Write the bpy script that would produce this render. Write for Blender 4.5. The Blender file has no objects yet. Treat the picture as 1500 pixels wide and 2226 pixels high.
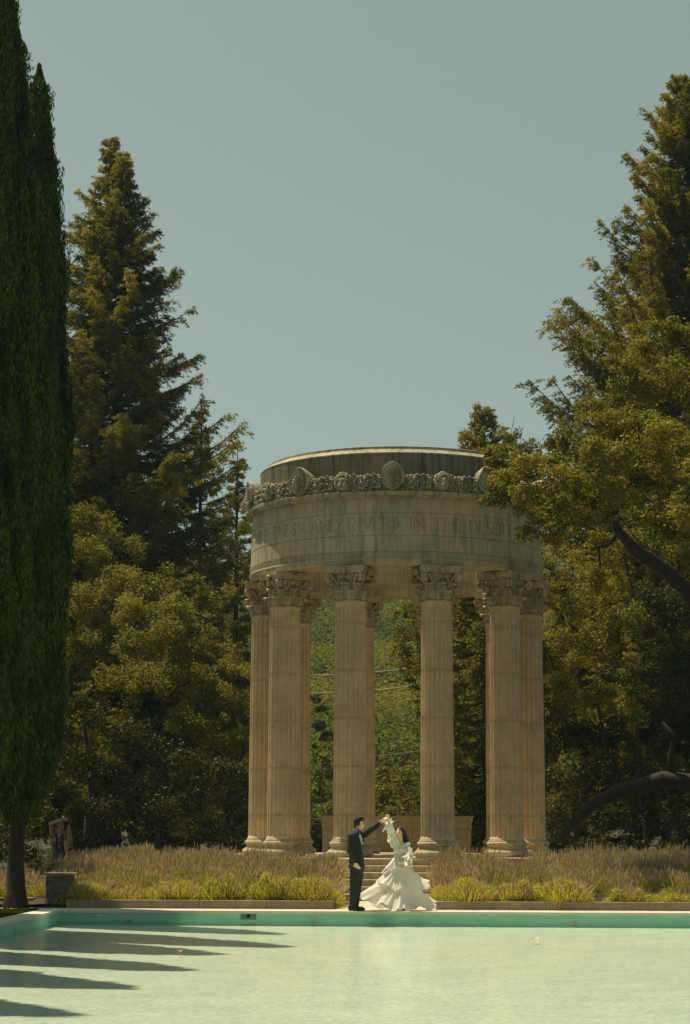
import bpy, math, random
import numpy as np
from mathutils import Vector, Matrix
random.seed(7); RS = np.random.RandomState(11)
C = bpy.context.scene.collection
R = math.radians
# ------------------------------------------------------------------ camera, sky, sun
F, PITCH, YAW, ROLL = 4281.2, 0.1578, 0.0467, 0.003
CX, CZ = 1.0314, 1.615
TY = 50.47                                    # temple centre on the pool's axis
fw0 = Vector((-math.sin(YAW), math.cos(YAW), 0)); rt0 = Vector((math.cos(YAW), math.sin(YAW), 0)); up0 = Vector((0, 0, 1))
FW = fw0*math.cos(PITCH) + up0*math.sin(PITCH); UP = up0*math.cos(PITCH) - fw0*math.sin(PITCH)
cr, sr = math.cos(ROLL), math.sin(ROLL)
RT2 = rt0*cr + UP*sr; UP2 = UP*cr - rt0*sr
cam = bpy.data.objects.new('camera', bpy.data.cameras.new('camera')); C.objects.link(cam)
m = Matrix((RT2, UP2, -FW)).transposed().to_4x4(); m.translation = (CX, 0, CZ); cam.matrix_world = m
cam.data.sensor_fit = 'HORIZONTAL'; cam.data.sensor_width = 36; cam.data.lens = F/1500*36
cam.data.clip_start = .3; cam.data.clip_end = 6000
sc = bpy.context.scene; sc.camera = cam
def at(px, py, Y):
    """world point on the vertical plane at distance Y along the pool's axis"""
    d = FW*F + RT2*(px-750) + UP2*(1113-py)
    t = Y/d.y
    return Vector((CX + d.x*t, Y, CZ + d.z*t))
SUN_AZ, SUN_EL = 125.0, 69.0                  # degrees left of the temple's front
sh = Vector((-math.sin(R(SUN_AZ)), -math.cos(R(SUN_AZ)), 0))
sundir = (sh*math.cos(R(SUN_EL)) + Vector((0, 0, math.sin(R(SUN_EL))))).normalized()
w = bpy.data.worlds.new('World'); sc.world = w; w.use_nodes = True
nt = w.node_tree; nt.nodes.clear()
sky = nt.nodes.new('ShaderNodeTexSky'); sky.sky_type = 'NISHITA'; sky.sun_disc = False
sky.sun_elevation = R(SUN_EL); sky.sun_rotation = math.atan2(sundir.x, sundir.y)
sky.altitude = 200; sky.air_density = 1.0; sky.dust_density = 2.5; sky.ozone_density = 1.0
hs = nt.nodes.new('ShaderNodeHueSaturation'); hs.inputs['Saturation'].default_value = .38; hs.inputs['Value'].default_value = 1
mu = nt.nodes.new('ShaderNodeMix'); mu.data_type = 'RGBA'; mu.blend_type = 'MULTIPLY'; mu.inputs[0].default_value = 1
mu.inputs[7].default_value = (.86, 1.0, .82, 1)
bg = nt.nodes.new('ShaderNodeBackground'); bg.inputs[1].default_value = .083
wo = nt.nodes.new('ShaderNodeOutputWorld')
nt.links.new(sky.outputs[0], hs.inputs['Color']); nt.links.new(hs.outputs[0], mu.inputs[6])
nt.links.new(mu.outputs[2], bg.inputs[0]); nt.links.new(bg.outputs[0], wo.inputs[0])
sl = bpy.data.lights.new('sun', 'SUN'); sl.energy = 5.0; sl.angle = R(.5); sl.color = (1, .85, .60)
so = bpy.data.objects.new('sun', sl); C.objects.link(so); so.rotation_euler = sundir.to_track_quat('Z', 'Y').to_euler()
so.location = (0, 40, 60)
vs = sc.view_settings; vs.view_transform = 'Standard'; vs.look = 'None'; vs.gamma = 1; vs.use_curve_mapping = False; vs.exposure = .06
cy = sc.cycles; cy.max_bounces = 7; cy.diffuse_bounces = 4; cy.glossy_bounces = 3; cy.transmission_bounces = 4; cy.transparent_max_bounces = 12
cy.caustics_reflective = False; cy.caustics_refractive = False
# ------------------------------------------------------------------ materials
def newmat(name):
    mt = bpy.data.materials.new(name); mt.use_nodes = True
    n = mt.node_tree; b = n.nodes['Principled BSDF']
    return mt, n, b
def N(n, t, **k):
    x = n.nodes.new(t)
    for a, v in k.items():
        if a in x.inputs: x.inputs[a].default_value = v
        else: setattr(x, a, v)
    return x
def ramp(n, fac, stops):
    r = n.nodes.new('ShaderNodeValToRGB'); e = r.color_ramp.elements
    while len(e) < len(stops): e.new(.5)
    for q, (p, c) in zip(e, stops): q.position = p; q.color = (*c, 1)
    n.links.new(fac, r.inputs[0]); return r.outputs[0]
def mix(n, a, b, f, mode='MIX'):
    x = n.nodes.new('ShaderNodeMix'); x.data_type = 'RGBA'; x.blend_type = mode
    for s, v in ((x.inputs[0], f), (x.inputs[6], a), (x.inputs[7], b)):
        if isinstance(v, (int, float)): s.default_value = v
        elif isinstance(v, tuple): s.default_value = (*v, 1)
        else: n.links.new(v, s)
    return x.outputs[2]
def coords(n, scale=(1, 1, 1)):
    tc = n.nodes.new('ShaderNodeTexCoord'); mp = n.nodes.new('ShaderNodeMapping'); mp.inputs['Scale'].default_value = scale
    n.links.new(tc.outputs['Object'], mp.inputs[0]); return mp.outputs[0]
def noise(n, co, scale, detail=5, rough=.6):
    x = N(n, 'ShaderNodeTexNoise', Scale=scale, Detail=detail, Roughness=rough); n.links.new(co, x.inputs['Vector']); return x.outputs['Fac']
def bump(n, b, h, s, d=.02):
    x = N(n, 'ShaderNodeBump', Strength=s, Distance=d); n.links.new(h, x.inputs['Height']); n.links.new(x.outputs[0], b.inputs['Normal'])
def plain(name, col, rough=.7, var=.15, scale=8, bmp=.3, metal=0):
    mt, n, b = newmat(name); co = coords(n)
    f = noise(n, co, scale)
    c = ramp(n, f, [(.3, tuple(x*(1-var) for x in col)), (.7, tuple(min(1, x*(1+var)) for x in col))])
    n.links.new(c, b.inputs['Base Color']); b.inputs['Roughness'].default_value = rough; b.inputs['Metallic'].default_value = metal
    if bmp: bump(n, b, noise(n, co, scale*6), bmp, .01)
    return mt
def stone(name, col, dark, streak=.5, warm=None, joints=None):
    """weathered cast stone: mottling, rain streaks that run down, pitted grain"""
    mt, n, b = newmat(name); co = coords(n)
    f1 = noise(n, co, 1.7, 8, .65); f2 = noise(n, coords(n, (5, 5, .45)), 1.6, 6, .7); f3 = noise(n, co, 45, 3, .7)
    c = ramp(n, f1, [(.32, tuple(x*.70 for x in col)), (.68, tuple(x*1.14 for x in col))])
    if warm: c = mix(n, c, warm, ramp(n, noise(n, co, .7, 4), [(.42, (0, 0, 0)), (.62, (.6, .6, .6))]))
    k = ramp(n, f2, [(.46, (0, 0, 0)), (.66, (streak,)*3)])
    c = mix(n, c, dark, k)
    if joints:                                 # dirty drum joints of the shafts
        tc = n.nodes.new('ShaderNodeTexCoord'); sx = n.nodes.new('ShaderNodeSeparateXYZ'); n.links.new(tc.outputs['Object'], sx.inputs[0])
        z0, dz = joints
        a = N(n, 'ShaderNodeMath', operation='SUBTRACT'); n.links.new(sx.outputs[2], a.inputs[0]); a.inputs[1].default_value = z0
        d = N(n, 'ShaderNodeMath', operation='PINGPONG'); n.links.new(a.outputs[0], d.inputs[0]); d.inputs[1].default_value = dz/2
        nz = N(n, 'ShaderNodeMath', operation='MULTIPLY_ADD'); n.links.new(noise(n, coords(n, (1, 1, .3)), 9, 4), nz.inputs[0]); nz.inputs[1].default_value = .12; nz.inputs[2].default_value = -.06
        d2 = N(n, 'ShaderNodeMath', operation='SUBTRACT'); n.links.new(d.outputs[0], d2.inputs[0]); n.links.new(nz.outputs[0], d2.inputs[1])
        c = mix(n, c, dark, ramp(n, d2.outputs[0], [(.0, (.42,)*3), (.02, (.20,)*3), (.09, (0, 0, 0))]))
    c = mix(n, c, ramp(n, f3, [(.3, (.62,)*3), (.65, (1.12,)*3)]), .8, 'MULTIPLY')
    n.links.new(c, b.inputs['Base Color']); b.inputs['Roughness'].default_value = .88
    mx = N(n, 'ShaderNodeMath', operation='ADD'); n.links.new(f3, mx.inputs[0]); n.links.new(f1, mx.inputs[1])
    bump(n, b, mx.outputs[0], .25, .008)
    return mt
def leafmat(name, dark, light, third=None, trans=.25, rough=.5, scale=.55, spec=.12):
    mt, n, b = newmat(name)
    g = n.nodes.new('ShaderNodeNewGeometry')
    c = ramp(n, g.outputs['Random Per Island'], [(0, dark), (.55, tuple((a+d)/2 for a, d in zip(light, dark))), (1, light)])
    if third:
        c = mix(n, c, third, ramp(n, noise(n, coords(n), scale, 4), [(.45, (0, 0, 0)), (.62, (.75,)*3)]))
    n.links.new(c, b.inputs['Base Color']); b.inputs['Roughness'].default_value = rough
    b.inputs['Specular IOR Level'].default_value = spec
    t = n.nodes.new('ShaderNodeBsdfTranslucent'); n.links.new(mix(n, c, (1.15, 1.2, .45), 1, 'MULTIPLY'), t.inputs[0])
    ms = n.nodes.new('ShaderNodeMixShader'); ms.inputs[0].default_value = trans
    n.links.new(b.outputs[0], ms.inputs[1]); n.links.new(t.outputs[0], ms.inputs[2])
    n.links.new(ms.outputs[0], n.nodes['Material Output'].inputs[0])
    return mt
M = {}
M['stone'] = stone('pale stone', (.55, .48, .31), (.17, .17, .11), .6, (.62, .46, .27))
M['shaft'] = stone('column stone', (.70, .57, .37), (.34, .31, .20), .36, (.78, .55, .33), joints=(1.29+.57, 1.14))
M['cornice'] = stone('weathered cornice stone', (.50, .45, .31), (.07, .07, .05), .75)
M['attic'] = stone('blackened attic stone', (.22, .195, .14), (.05, .047, .035), .8)
M['groove_shade'] = stone('engraved letter stone', (.375, .325, .215), (.15, .15, .10), .5)  # darker tone paints the shade of cut grooves onto raised strokes
M['concrete'] = stone('kerb concrete', (.32, .265, .17), (.12, .11, .075), .4)
M['wallstone'] = stone('pink grey stone', (.31, .25, .155), (.14, .12, .08), .5, (.35, .26, .155))
M['rough'] = plain('rough boulder stone', (.13, .105, .07), .9, .5, 9, 1.0)
M['paving'] = plain('pale paving', (.60, .52, .41), .85, .08, 5, .3)
M['coping'] = plain('pool coping', (.66, .63, .50), .8, .08, 5, .2)
M['bark'] = plain('grey brown bark', (.032, .027, .019), .95, .4, 7, 1.0)
M['redbark'] = plain('dark redwood bark', (.05, .034, .022), .95, .4, 5, 1.0)
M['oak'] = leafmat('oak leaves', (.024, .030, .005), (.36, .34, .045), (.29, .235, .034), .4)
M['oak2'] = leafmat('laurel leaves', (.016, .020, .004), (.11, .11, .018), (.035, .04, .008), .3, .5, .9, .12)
M['bright'] = leafmat('fresh green leaves', (.07, .09, .012), (.34, .34, .05), None, .4)
M['yellow'] = leafmat('yellow green leaves', (.14, .11, .015), (.40, .29, .04), None, .4)
M['redwood'] = leafmat('redwood needles', (.035, .042, .008), (.23, .22, .036), (.46, .36, .055), .42, .6, .30)
M['cypress'] = leafmat('cypress scales', (.012, .030, .006), (.14, .20, .028), (.03, .055, .010), .2, .7, .8)
M['hillwood'] = leafmat('hillside trees', (.020, .032, .009), (.17, .19, .04), (.24, .22, .045), .3, .9, .035, .02)
M['lavleaf'] = leafmat('lavender stems', (.16, .20, .03), (.62, .60, .09), (.52, .42, .15), .4, .7, 1.6)
M['lavfront'] = leafmat('green lavender foliage', (.20, .23, .03), (.84, .76, .13), (.62, .50, .16), .42, .7, 1.2)
M['lavflower'] = leafmat('faded lavender flowers', (.30, .215, .20), (.60, .45, .41), None, .35, .9)
M['grass'] = leafmat('lawn grass', (.03, .05, .008), (.12, .14, .02), None, .3, .6)
M['soil'] = plain('bed soil', (.045, .034, .022), .95, .4, 6, .8)
M['forestfloor'] = plain('leaf litter', (.035, .028, .016), .95, .4, 3, .8)
# ------------------------------------------------------------------ mesh helpers
def setp(o, label=None, cat=None, group=None, kind=None):
    if label: o['label'] = label
    if cat: o['category'] = cat
    if group: o['group'] = group
    if kind: o['kind'] = kind
    return o
def empty(name, loc=(0, 0, 0), **k):
    o = bpy.data.objects.new(name, None); C.objects.link(o); o.location = loc; o.empty_display_size = .2
    return setp(o, **k)
def link(name, me, mat, parent=None, loc=None, rz=0, **k):
    o = bpy.data.objects.new(name, me); C.objects.link(o)
    if mat is not None and len(me.materials) == 0: me.materials.append(mat)
    if parent is not None: o.parent = parent
    if loc is not None: o.location = loc
    o.rotation_euler.z = rz
    return setp(o, **k)
class MB:
    def __init__(s): s.v = []; s.f = []
    def add(s, vs, fs, mtx=None):
        b = len(s.v)
        s.v += [tuple(mtx @ Vector(v)) if mtx is not None else tuple(v) for v in vs]
        s.f += [tuple(b+i for i in f) for f in fs]; return s
    def box(s, a, b, mtx=None):
        x0, y0, z0 = a; x1, y1, z1 = b
        return s.add([(x0,y0,z0),(x1,y0,z0),(x1,y1,z0),(x0,y1,z0),(x0,y0,z1),(x1,y0,z1),(x1,y1,z1),(x0,y1,z1)],
                     [(3,2,1,0),(4,5,6,7),(0,1,5,4),(1,2,6,5),(2,3,7,6),(3,0,4,7)], mtx)
    def lathe(s, prof, seg=96, closed=False, mtx=None, jit=0):
        vs = []; fs = []; n = len(prof)
        for i in range(seg):
            a = 2*math.pi*i/seg
            for (r, z) in prof: vs.append((r*math.sin(a), -r*math.cos(a), z))
        for i in range(seg):
            j = (i+1) % seg
            for k in range(n if closed else n-1):
                l = (k+1) % n
                fs.append((i*n+k, j*n+k, j*n+l, i*n+l))
        return s.add(vs, fs, mtx)
    def tube(s, pts, rad, seg=8, caps=True, mtx=None):
        pts = [Vector(p) for p in pts]; n = len(pts)
        if not hasattr(rad, '__len__'): rad = [rad]*n
        vs = []; fs = []; u = None
        for i, p in enumerate(pts):
            d = (pts[min(i+1, n-1)] - pts[max(i-1, 0)]).normalized()
            if u is None:
                u = d.orthogonal().normalized()
            u = (u - d*u.dot(d)); u = u.normalized() if u.length > 1e-6 else d.orthogonal().normalized()
            v = d.cross(u)
            for k in range(seg):
                a = 2*math.pi*k/seg; vs.append(p + (u*math.cos(a) + v*math.sin(a))*rad[i])
        for i in range(n-1):
            for k in range(seg):
                l = (k+1) % seg; fs.append((i*seg+k, i*seg+l, (i+1)*seg+l, (i+1)*seg+k))
        if caps: fs.append(tuple(range(seg-1, -1, -1))); fs.append(tuple((n-1)*seg+k for k in range(seg)))
        return s.add(vs, fs, mtx)
    def ball(s, c, r, seg=12, rings=8, mtx=None, fn=None):
        if not hasattr(r, '__len__'): r = (r, r, r)
        vs = []; fs = []
        for i in range(rings+1):
            t = math.pi*i/rings
            for k in range(seg):
                a = 2*math.pi*k/seg
                d = Vector((math.sin(t)*math.cos(a), math.sin(t)*math.sin(a), math.cos(t)))
                q = fn(d) if fn else 1
                vs.append((c[0]+d.x*r[0]*q, c[1]+d.y*r[1]*q, c[2]+d.z*r[2]*q))
        for i in range(rings):
            for k in range(seg):
                l = (k+1) % seg; fs.append((i*seg+k, (i+1)*seg+k, (i+1)*seg+l, i*seg+l))
        return s.add(vs, fs, mtx)
    def mesh(s, name, smooth=False):
        me = bpy.data.meshes.new(name); me.from_pydata(s.v, [], s.f); me.validate()
        if smooth:
            me.polygons.foreach_set('use_smooth', [True]*len(me.polygons))
        return me
def build(name, mb, mat, parent=None, smooth=False, angle=None, **k):
    me = mb.mesh(name, smooth or angle is not None)
    if angle is not None:
        try: me.set_sharp_from_angle(angle=R(angle))
        except Exception: pass
    return link(name, me, mat, parent, **k)
def quads(name, V):
    """V: (n,4,3) array of loose quads -> mesh"""
    V = np.asarray(V, np.float32); n = len(V)
    me = bpy.data.meshes.new(name); me.vertices.add(n*4); me.vertices.foreach_set('co', V.reshape(-1))
    me.loops.add(n*4); me.loops.foreach_set('vertex_index', np.arange(n*4, dtype=np.int32))
    me.polygons.add(n); me.polygons.foreach_set('loop_start', np.arange(0, n*4, 4, dtype=np.int32))
    me.polygons.foreach_set('loop_total', np.full(n, 4, np.int32)); me.update(calc_edges=True); return me
def unit(a): return a/np.maximum(np.linalg.norm(a, axis=1, keepdims=True), 1e-9)
def rdir(n): return unit(RS.normal(size=(n, 3)))
def leaves(P, D, L, W, tang=None, spread=1.0):
    """diamond leaf blades at P, facing roughly D"""
    n = len(P); nn = unit(D + spread*rdir(n))
    t = rdir(n) if tang is None else unit(tang + .35*rdir(n))
    t = unit(t - nn*np.sum(t*nn, axis=1, keepdims=True)); b = np.cross(nn, t)
    l = (L*RS.uniform(.6, 1.35, (n, 1)))/2; ww = (W*RS.uniform(.7, 1.3, (n, 1)))/2
    return np.stack([P - t*l, P + b*ww, P + t*l, P - b*ww], axis=1)
# ------------------------------------------------------------------ ground, pool
PX, PY0, PY1, WZ = 6.18, 2.2, 38.04, -.20
def gridplane(name, rects, z, mat, **k):
    mb = MB()
    for x0, y0, x1, y1 in rects: mb.add([(x0,y0,z),(x1,y0,z),(x1,y1,z),(x0,y1,z)], [(0,1,2,3)])
    return build(name, mb, mat, **k)
gridplane('ground', [(-390,-60,-PX-.3,550),(PX+.3,-60,390,550),(-PX-.3,-60,PX+.3,PY0-.3),(-PX-.3,PY1+.3,PX+.3,550)], -.012, M['forestfloor'], kind='structure')
M['lawn'] = plain('mown lawn', (.06, .075, .014), .95, .3, 4, .6)
gridplane('lawn', [(-16, -4, -PX-.42, 38.35), (PX+.42, -4, 16, 38.35)], -.004, M['lawn'], kind='structure')
mb = MB()                                        # deck slabs with open joints
x = -9.5
while x < 9.5:
    mb.box((x+.004, PY1+.3, -.1), (x+1.5-.004, 39.06, 0)); x += 1.5
for i in range(3): mb.box((-1.0, 39.065+i*1.6, -.1), (1.0, 39.065+i*1.6+1.592, 0))
mb.box((-16, 39.07, -.1), (-6.75, 39.9, -.002)); mb.box((-20, 41.2, -.1), (-8.6, 43.6, -.002))
build('paving', mb, M['paving'], kind='structure')
# pool basin
mt, n, b = newmat('painted pool plaster'); co = coords(n)
f = noise(n, co, 1.2, 6); g = noise(n, coords(n, (.8, 3, 1)), 3.5, 6, .75)
c = ramp(n, f, [(.35, (.62, .63, .59)), (.65, (.74, .73, .67))])
c = mix(n, c, (.44, .54, .48), ramp(n, g, [(.48, (0, 0, 0)), (.68, (.55,)*3)]))
vo = N(n, 'ShaderNodeTexNoise', Scale=11, Detail=5, Roughness=.75); n.links.new(coords(n, (1.1, .8, 1)), vo.inputs['Vector'])
c = mix(n, c, ramp(n, vo.outputs['Fac'], [(.36, (.66, .78, .76)), (.62, (1.1, 1.07, 1.02))]), 1.0, 'MULTIPLY')  # fine mottle puts ripple light from the water into the plaster colour
n.links.new(c, b.inputs['Base Color']); b.inputs['Roughness'].default_value = .8
M['poolfloor'] = mt
mt, n, b = newmat('turquoise pool wall'); co = coords(n)
c = ramp(n, noise(n, coords(n, (1, 1, 4)), 2.0, 6), [(.3, (.24, .56, .42)), (.7, (.34, .66, .50))])
n.links.new(mix(n, c, (.06, .12, .09), ramp(n, noise(n, co, 3.2, 5), [(.62, (0, 0, 0)), (.75, (.5,)*3)])), b.inputs['Base Color']); b.inputs['Roughness'].default_value = .6
M['poolwall'] = mt
gridplane('pool_floor', [(-PX, PY0, PX, PY1)], -.275, M['poolfloor'], kind='structure')
mb = MB()
for a, bb in (((-PX-.28, PY0-.28, -.7), (-PX, PY1+.28, -.045)), ((PX, PY0-.28, -.7), (PX+.28, PY1+.28, -.045)),
              ((-PX, PY1, -.7), (PX, PY1+.28, -.045)), ((-PX, PY0-.28, -.7), (PX, PY0, -.045))): mb.box(a, bb)
build('pool_wall', mb, M['poolwall'], kind='structure')
mb = MB()
for a, bb in (((-PX-.38, PY0-.3, -.045), (-PX+.02, PY1-.02, .006)), ((PX-.02, PY0-.3, -.045), (PX+.38, PY1-.02, .006)),
              *[((-PX-.38+i*(2*PX+.76)/9+.003, PY1-.02, -.045), (-PX-.38+(i+1)*(2*PX+.76)/9-.003, PY1+.295, .006)) for i in range(9)], ((-PX-.38, PY0-.7, -.045), (PX+.38, PY0-.3, .006))): mb.box(a, bb)
build('pool_coping', mb, M['coping'], kind='structure')
mt, n, b = newmat('pool water'); n.nodes.remove(b)
tr = n.nodes.new('ShaderNodeBsdfTransparent'); tr.inputs[0].default_value = (.90, .965, .92, 1)
gl = n.nodes.new('ShaderNodeBsdfGlossy'); gl.inputs[1].default_value = .06; gl.inputs[0].default_value = (1, 1, 1, 1)
co = coords(n, (1, .55, 1)); h1 = noise(n, co, 9, 3, .6); h2 = noise(n, coords(n, (.5, .5, 1)), 3, 2)
ad = N(n, 'ShaderNodeMath', operation='ADD'); n.links.new(h1, ad.inputs[0]); n.links.new(h2, ad.inputs[1])
bp = N(n, 'ShaderNodeBump', Strength=.16, Distance=.03); n.links.new(ad.outputs[0], bp.inputs['Height']); n.links.new(bp.outputs[0], gl.inputs['Normal'])
fr = N(n, 'ShaderNodeFresnel', IOR=1.33); n.links.new(bp.outputs[0], fr.inputs['Normal'])
mm = N(n, 'ShaderNodeMath', operation='MULTIPLY'); n.links.new(fr.outputs[0], mm.inputs[0]); mm.inputs[1].default_value = .52
ms = n.nodes.new('ShaderNodeMixShader'); n.links.new(mm.outputs[0], ms.inputs[0]); n.links.new(tr.outputs[0], ms.inputs[1]); n.links.new(gl.outputs[0], ms.inputs[2])
n.links.new(ms.outputs[0], n.nodes['Material Output'].inputs[0])
M['water'] = mt
gridplane('water', [(-PX-.01, PY0-.01, PX+.01, PY1+.01)], WZ, M['water'], kind='structure')
# ------------------------------------------------------------------ temple
RC, ZF, ZB, ZC, ZT = 3.357, .87, 1.29, 6.91, 7.78
temple = empty('round_temple', (0, TY, 0), label='round open stone temple with ten fluted columns and a carved ring entablature', cat='temple')
def ring_step(name, r, z0, z1, parent):
    mb = MB().lathe([(0, z0), (r-.02, z0), (r-.02, z1-.05), (r, z1-.045), (r, z1-.008), (r-.008, z1), (0, z1)], 128)
    return build(name, mb, M['stone'], parent, angle=30)
for k in range(1, 6):
    ring_step('step', 5.35+.36*k, ZF-.145*(k+1) if k < 5 else -.05, ZF-.145*k, temple)
ring_step('platform', 5.35, ZF-.145*1, ZF, temple)
ring = []                                         # fluted shaft
NF, SP = 20, 12
ZS = [0, .02, .05, .08, .11, .15] + [.15+(ZC-ZB-.30)*i/14 for i in range(1, 15)] + [ZC-ZB-.11, ZC-ZB-.08, ZC-ZB-.04, ZC-ZB]
vs = []; fs = []
jz = [.57+1.14*i for i in range(0, 5)]
zz = sorted(set([round(z, 4) for z in ZS] + [round(j+d, 4) for j in jz for d in (-.016, -.006, .006, .016)]))
for z in zz:
    t = z/(ZC-ZB); r0 = .403 - (.403-.372)*(t**1.6)
    e = min(z, ZC-ZB-z); dep = .052*min(1, max(0, (e-.05)/.06))**.5
    if e < .03: r0 += .022*(1-e/.03)
    if any(abs(z-j) < .007 for j in jz): r0 -= .012
    for i in range(NF*SP):
        u = (i % SP)/SP
        d = 0 if u < .26 else dep*max(0, math.sin(math.pi*(u-.25)/.75))**.55
        a = 2*math.pi*i/(NF*SP); vs.append(((r0-d)*math.cos(a), (r0-d)*math.sin(a), ZB+z))
nn = NF*SP
for k in range(len(zz)-1):
    for i in range(nn): fs.append((k*nn+i, k*nn+(i+1) % nn, (k+1)*nn+(i+1) % nn, (k+1)*nn+i))
shaft_me = MB().add(vs, fs).mesh('column', True); shaft_me.set_sharp_from_angle(angle=R(40))
def arc(cx, cz, r, a0, a1, n=8): return [(cx+r*math.cos(R(a0+(a1-a0)*i/n)), cz+r*math.sin(R(a0+(a1-a0)*i/n))) for i in range(n+1)]
prof = [(0, ZF), (.48, ZF)] + arc(.475, ZF+.085, .085, -90, 90, 10) + [(.485, ZF+.172), (.485, ZF+.19), (.455, ZF+.20), (.44, ZF+.225), (.445, ZF+.25), (.462, ZF+.262)] + \
       arc(.44, ZF+.315, .052, -90, 90, 8) + [(.445, ZF+.37), (.445, ZF+.39), (.428, ZF+.40), (.42, ZB), (0, ZB)]
base_me = MB().lathe(prof, 72).mesh('base', True); base_me.set_sharp_from_angle(angle=R(35))
# Corinthian capital
mb = MB()
H = ZT-ZC
mb.lathe([(.38, 0), (.405, .005), (.42, .025), (.405, .045), (.375, .05), (.36, .09), (.345, .3), (.36, .5), (.41, .62), (.45, .68), (.40, .70)], 48)
def acanthus(z0, h, r, wd, curl, nlob=5):
    """a leaf that climbs the bell and curls outward at its tip, with lobed edges"""
    rows = 16; cols = 8; vs = []; fs = []
    for i in range(rows+1):
        t = i/rows
        if t < .72: z = z0+h*t/.72*.9; rr = r+.015+.02*t
        else:
            a = (t-.72)/.28*math.pi*1.15
            z = z0+h*.9+curl*.8*math.sin(a); rr = r+.03+curl*(1-math.cos(a))
        lob = 1+.22*math.cos(t*nlob*2*math.pi)
        wdt = wd*(.55+.6*math.sin(math.pi*min(1, t*.85+.12)))*lob*(1 if t < .8 else 1-.55*(t-.8)/.2)
        for j in range(cols+1):
            s = (j/cols-.5)*2
            dep = .018*math.cos(s*math.pi*3)+.035*(1-s*s)
            vs.append((s*wdt/2, -(rr+dep), z - .03*abs(s)*(t > .5)))
    for i in range(rows):
        for j in range(cols):
            a = i*(cols+1)+j; fs.append((a, a+1, a+cols+2, a+cols+1))
    b = len(vs); vs2 = [(x*.9, y+.03, z) for x, y, z in vs]
    fs2 = [tuple(reversed([b+q for q in f])) for f in fs]
    return vs+vs2, fs+fs2
for k in range(8):
    v_, f_ = acanthus(.05, .21, .37, .27, .055); mb.add(v_, f_, Matrix.Rotation(R(45*k+22.5), 4, 'Z'))
    v_, f_ = acanthus(.10, .37, .365, .25, .062); mb.add(v_, f_, Matrix.Rotation(R(45*k), 4, 'Z'))
def spiral(turns, r0, r1, n): return [(r0+(r1-r0)*i/n, turns*2*math.pi*i/n) for i in range(n+1)]
for k in range(4):
    mr = Matrix.Rotation(R(90*k+45), 4, 'Z')
    pts = [(0, -.37, .40), (0, -.42, .52), (0, -.50, .62), (0, -.58, .68)]
    cx_, cz_ = -.575, .58
    pts += [(0, cx_-r_*math.sin(a_), cz_+r_*math.cos(a_)) for r_, a_ in spiral(2.0, .105, .02, 26)]
    for sx in (-.035, .035):
        mb.tube([(x_+sx*(1.8 if i < 3 else 1), y_, z_) for i, (x_, y_, z_) in enumerate(pts)], [.016+.012*min(1, i/5) for i in range(len(pts))], 6, mtx=mr)
    mb.ball((0, cx_, cz_), (.06, .03, .03), 8, 6, mtx=mr)
    mf = Matrix.Rotation(R(90*k), 4, 'Z')
    for sg in (-1, 1):                            # inner helices meeting under the fleuron
        pts = [(sg*.20, -.37, .42), (sg*.16, -.42, .52), (sg*.13, -.45, .60)]
        pts += [(sg*(.075+r_*math.cos(a_)), -.46, .60+r_*math.sin(a_)) for r_, a_ in spiral(1.6, .06, .014, 18)]
        mb.tube(pts, .015, 6, mtx=mf)
        pts = [(sg*.20, -.37, .42), (sg*.26, -.43, .55), (sg*.34, -.47, .66)]
        mb.tube(pts, [.015, .02, .03], 6, mtx=mf)
    mb.ball((0, -.50, .745), (.075, .05, .075), 12, 8, mtx=mf, fn=lambda d: 1+.22*math.cos(6*math.atan2(d.x, d.z)))
    mb.tube([(0, -.40, .5), (0, -.46, .68)], .016, 6, mtx=mf)
# abacus with hollow sides
top = []
for k in range(4):
    a = R(90*k+45); c0 = Vector((math.sin(a), -math.cos(a), 0)); tv = Vector((math.cos(a), math.sin(a), 0))
    top.append(c0*.69-tv*.055); top.append(c0*.69+tv*.055)
    a2 = R(90*(k+1)+45); c1 = Vector((math.sin(a2), -math.cos(a2), 0)); tv1 = Vector((math.cos(a2), math.sin(a2), 0))
    p0 = c0*.69+tv*.055; p1 = c1*.69-tv1*.055; mid = (p0+p1)/2; inn = -mid.normalized()*.075
    for i in range(1, 8):
        t = i/8; top.append(p0.lerp(p1, t)+inn*math.sin(math.pi*t))
lv = [(.93, .69), (.965, .725), (.965, .74), (1.0, .765), (1.02, .80), (1.02, H-.003)]
vs = []; fs = []; n_ = len(top)
for s_, z_ in lv: vs += [(p.x*s_, p.y*s_, z_) for p in top]
for i in range(len(lv)-1):
    for k in range(n_): fs.append((i*n_+k, i*n_+(k+1) % n_, (i+1)*n_+(k+1) % n_, (i+1)*n_+k))
fs += [tuple(range(n_-1, -1, -1)), tuple((len(lv)-1)*n_+k for k in range(n_))]
mb.add(vs, fs)
cap_me = mb.mesh('capital', True); cap_me.set_sharp_from_angle(angle=R(50))
for me_, mt_ in ((shaft_me, M['shaft']), (base_me, M['stone']), (cap_me, M['stone'])): me_.materials.append(mt_)
for k in range(10):
    a = R(-18+36*k); loc = (RC*math.sin(a), -RC*math.cos(a), 0)
    col = link('column', shaft_me, None, temple, loc, a)
    link('base', base_me, None, col)
    link('capital', cap_me, None, col, (0, 0, ZC))
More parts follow.
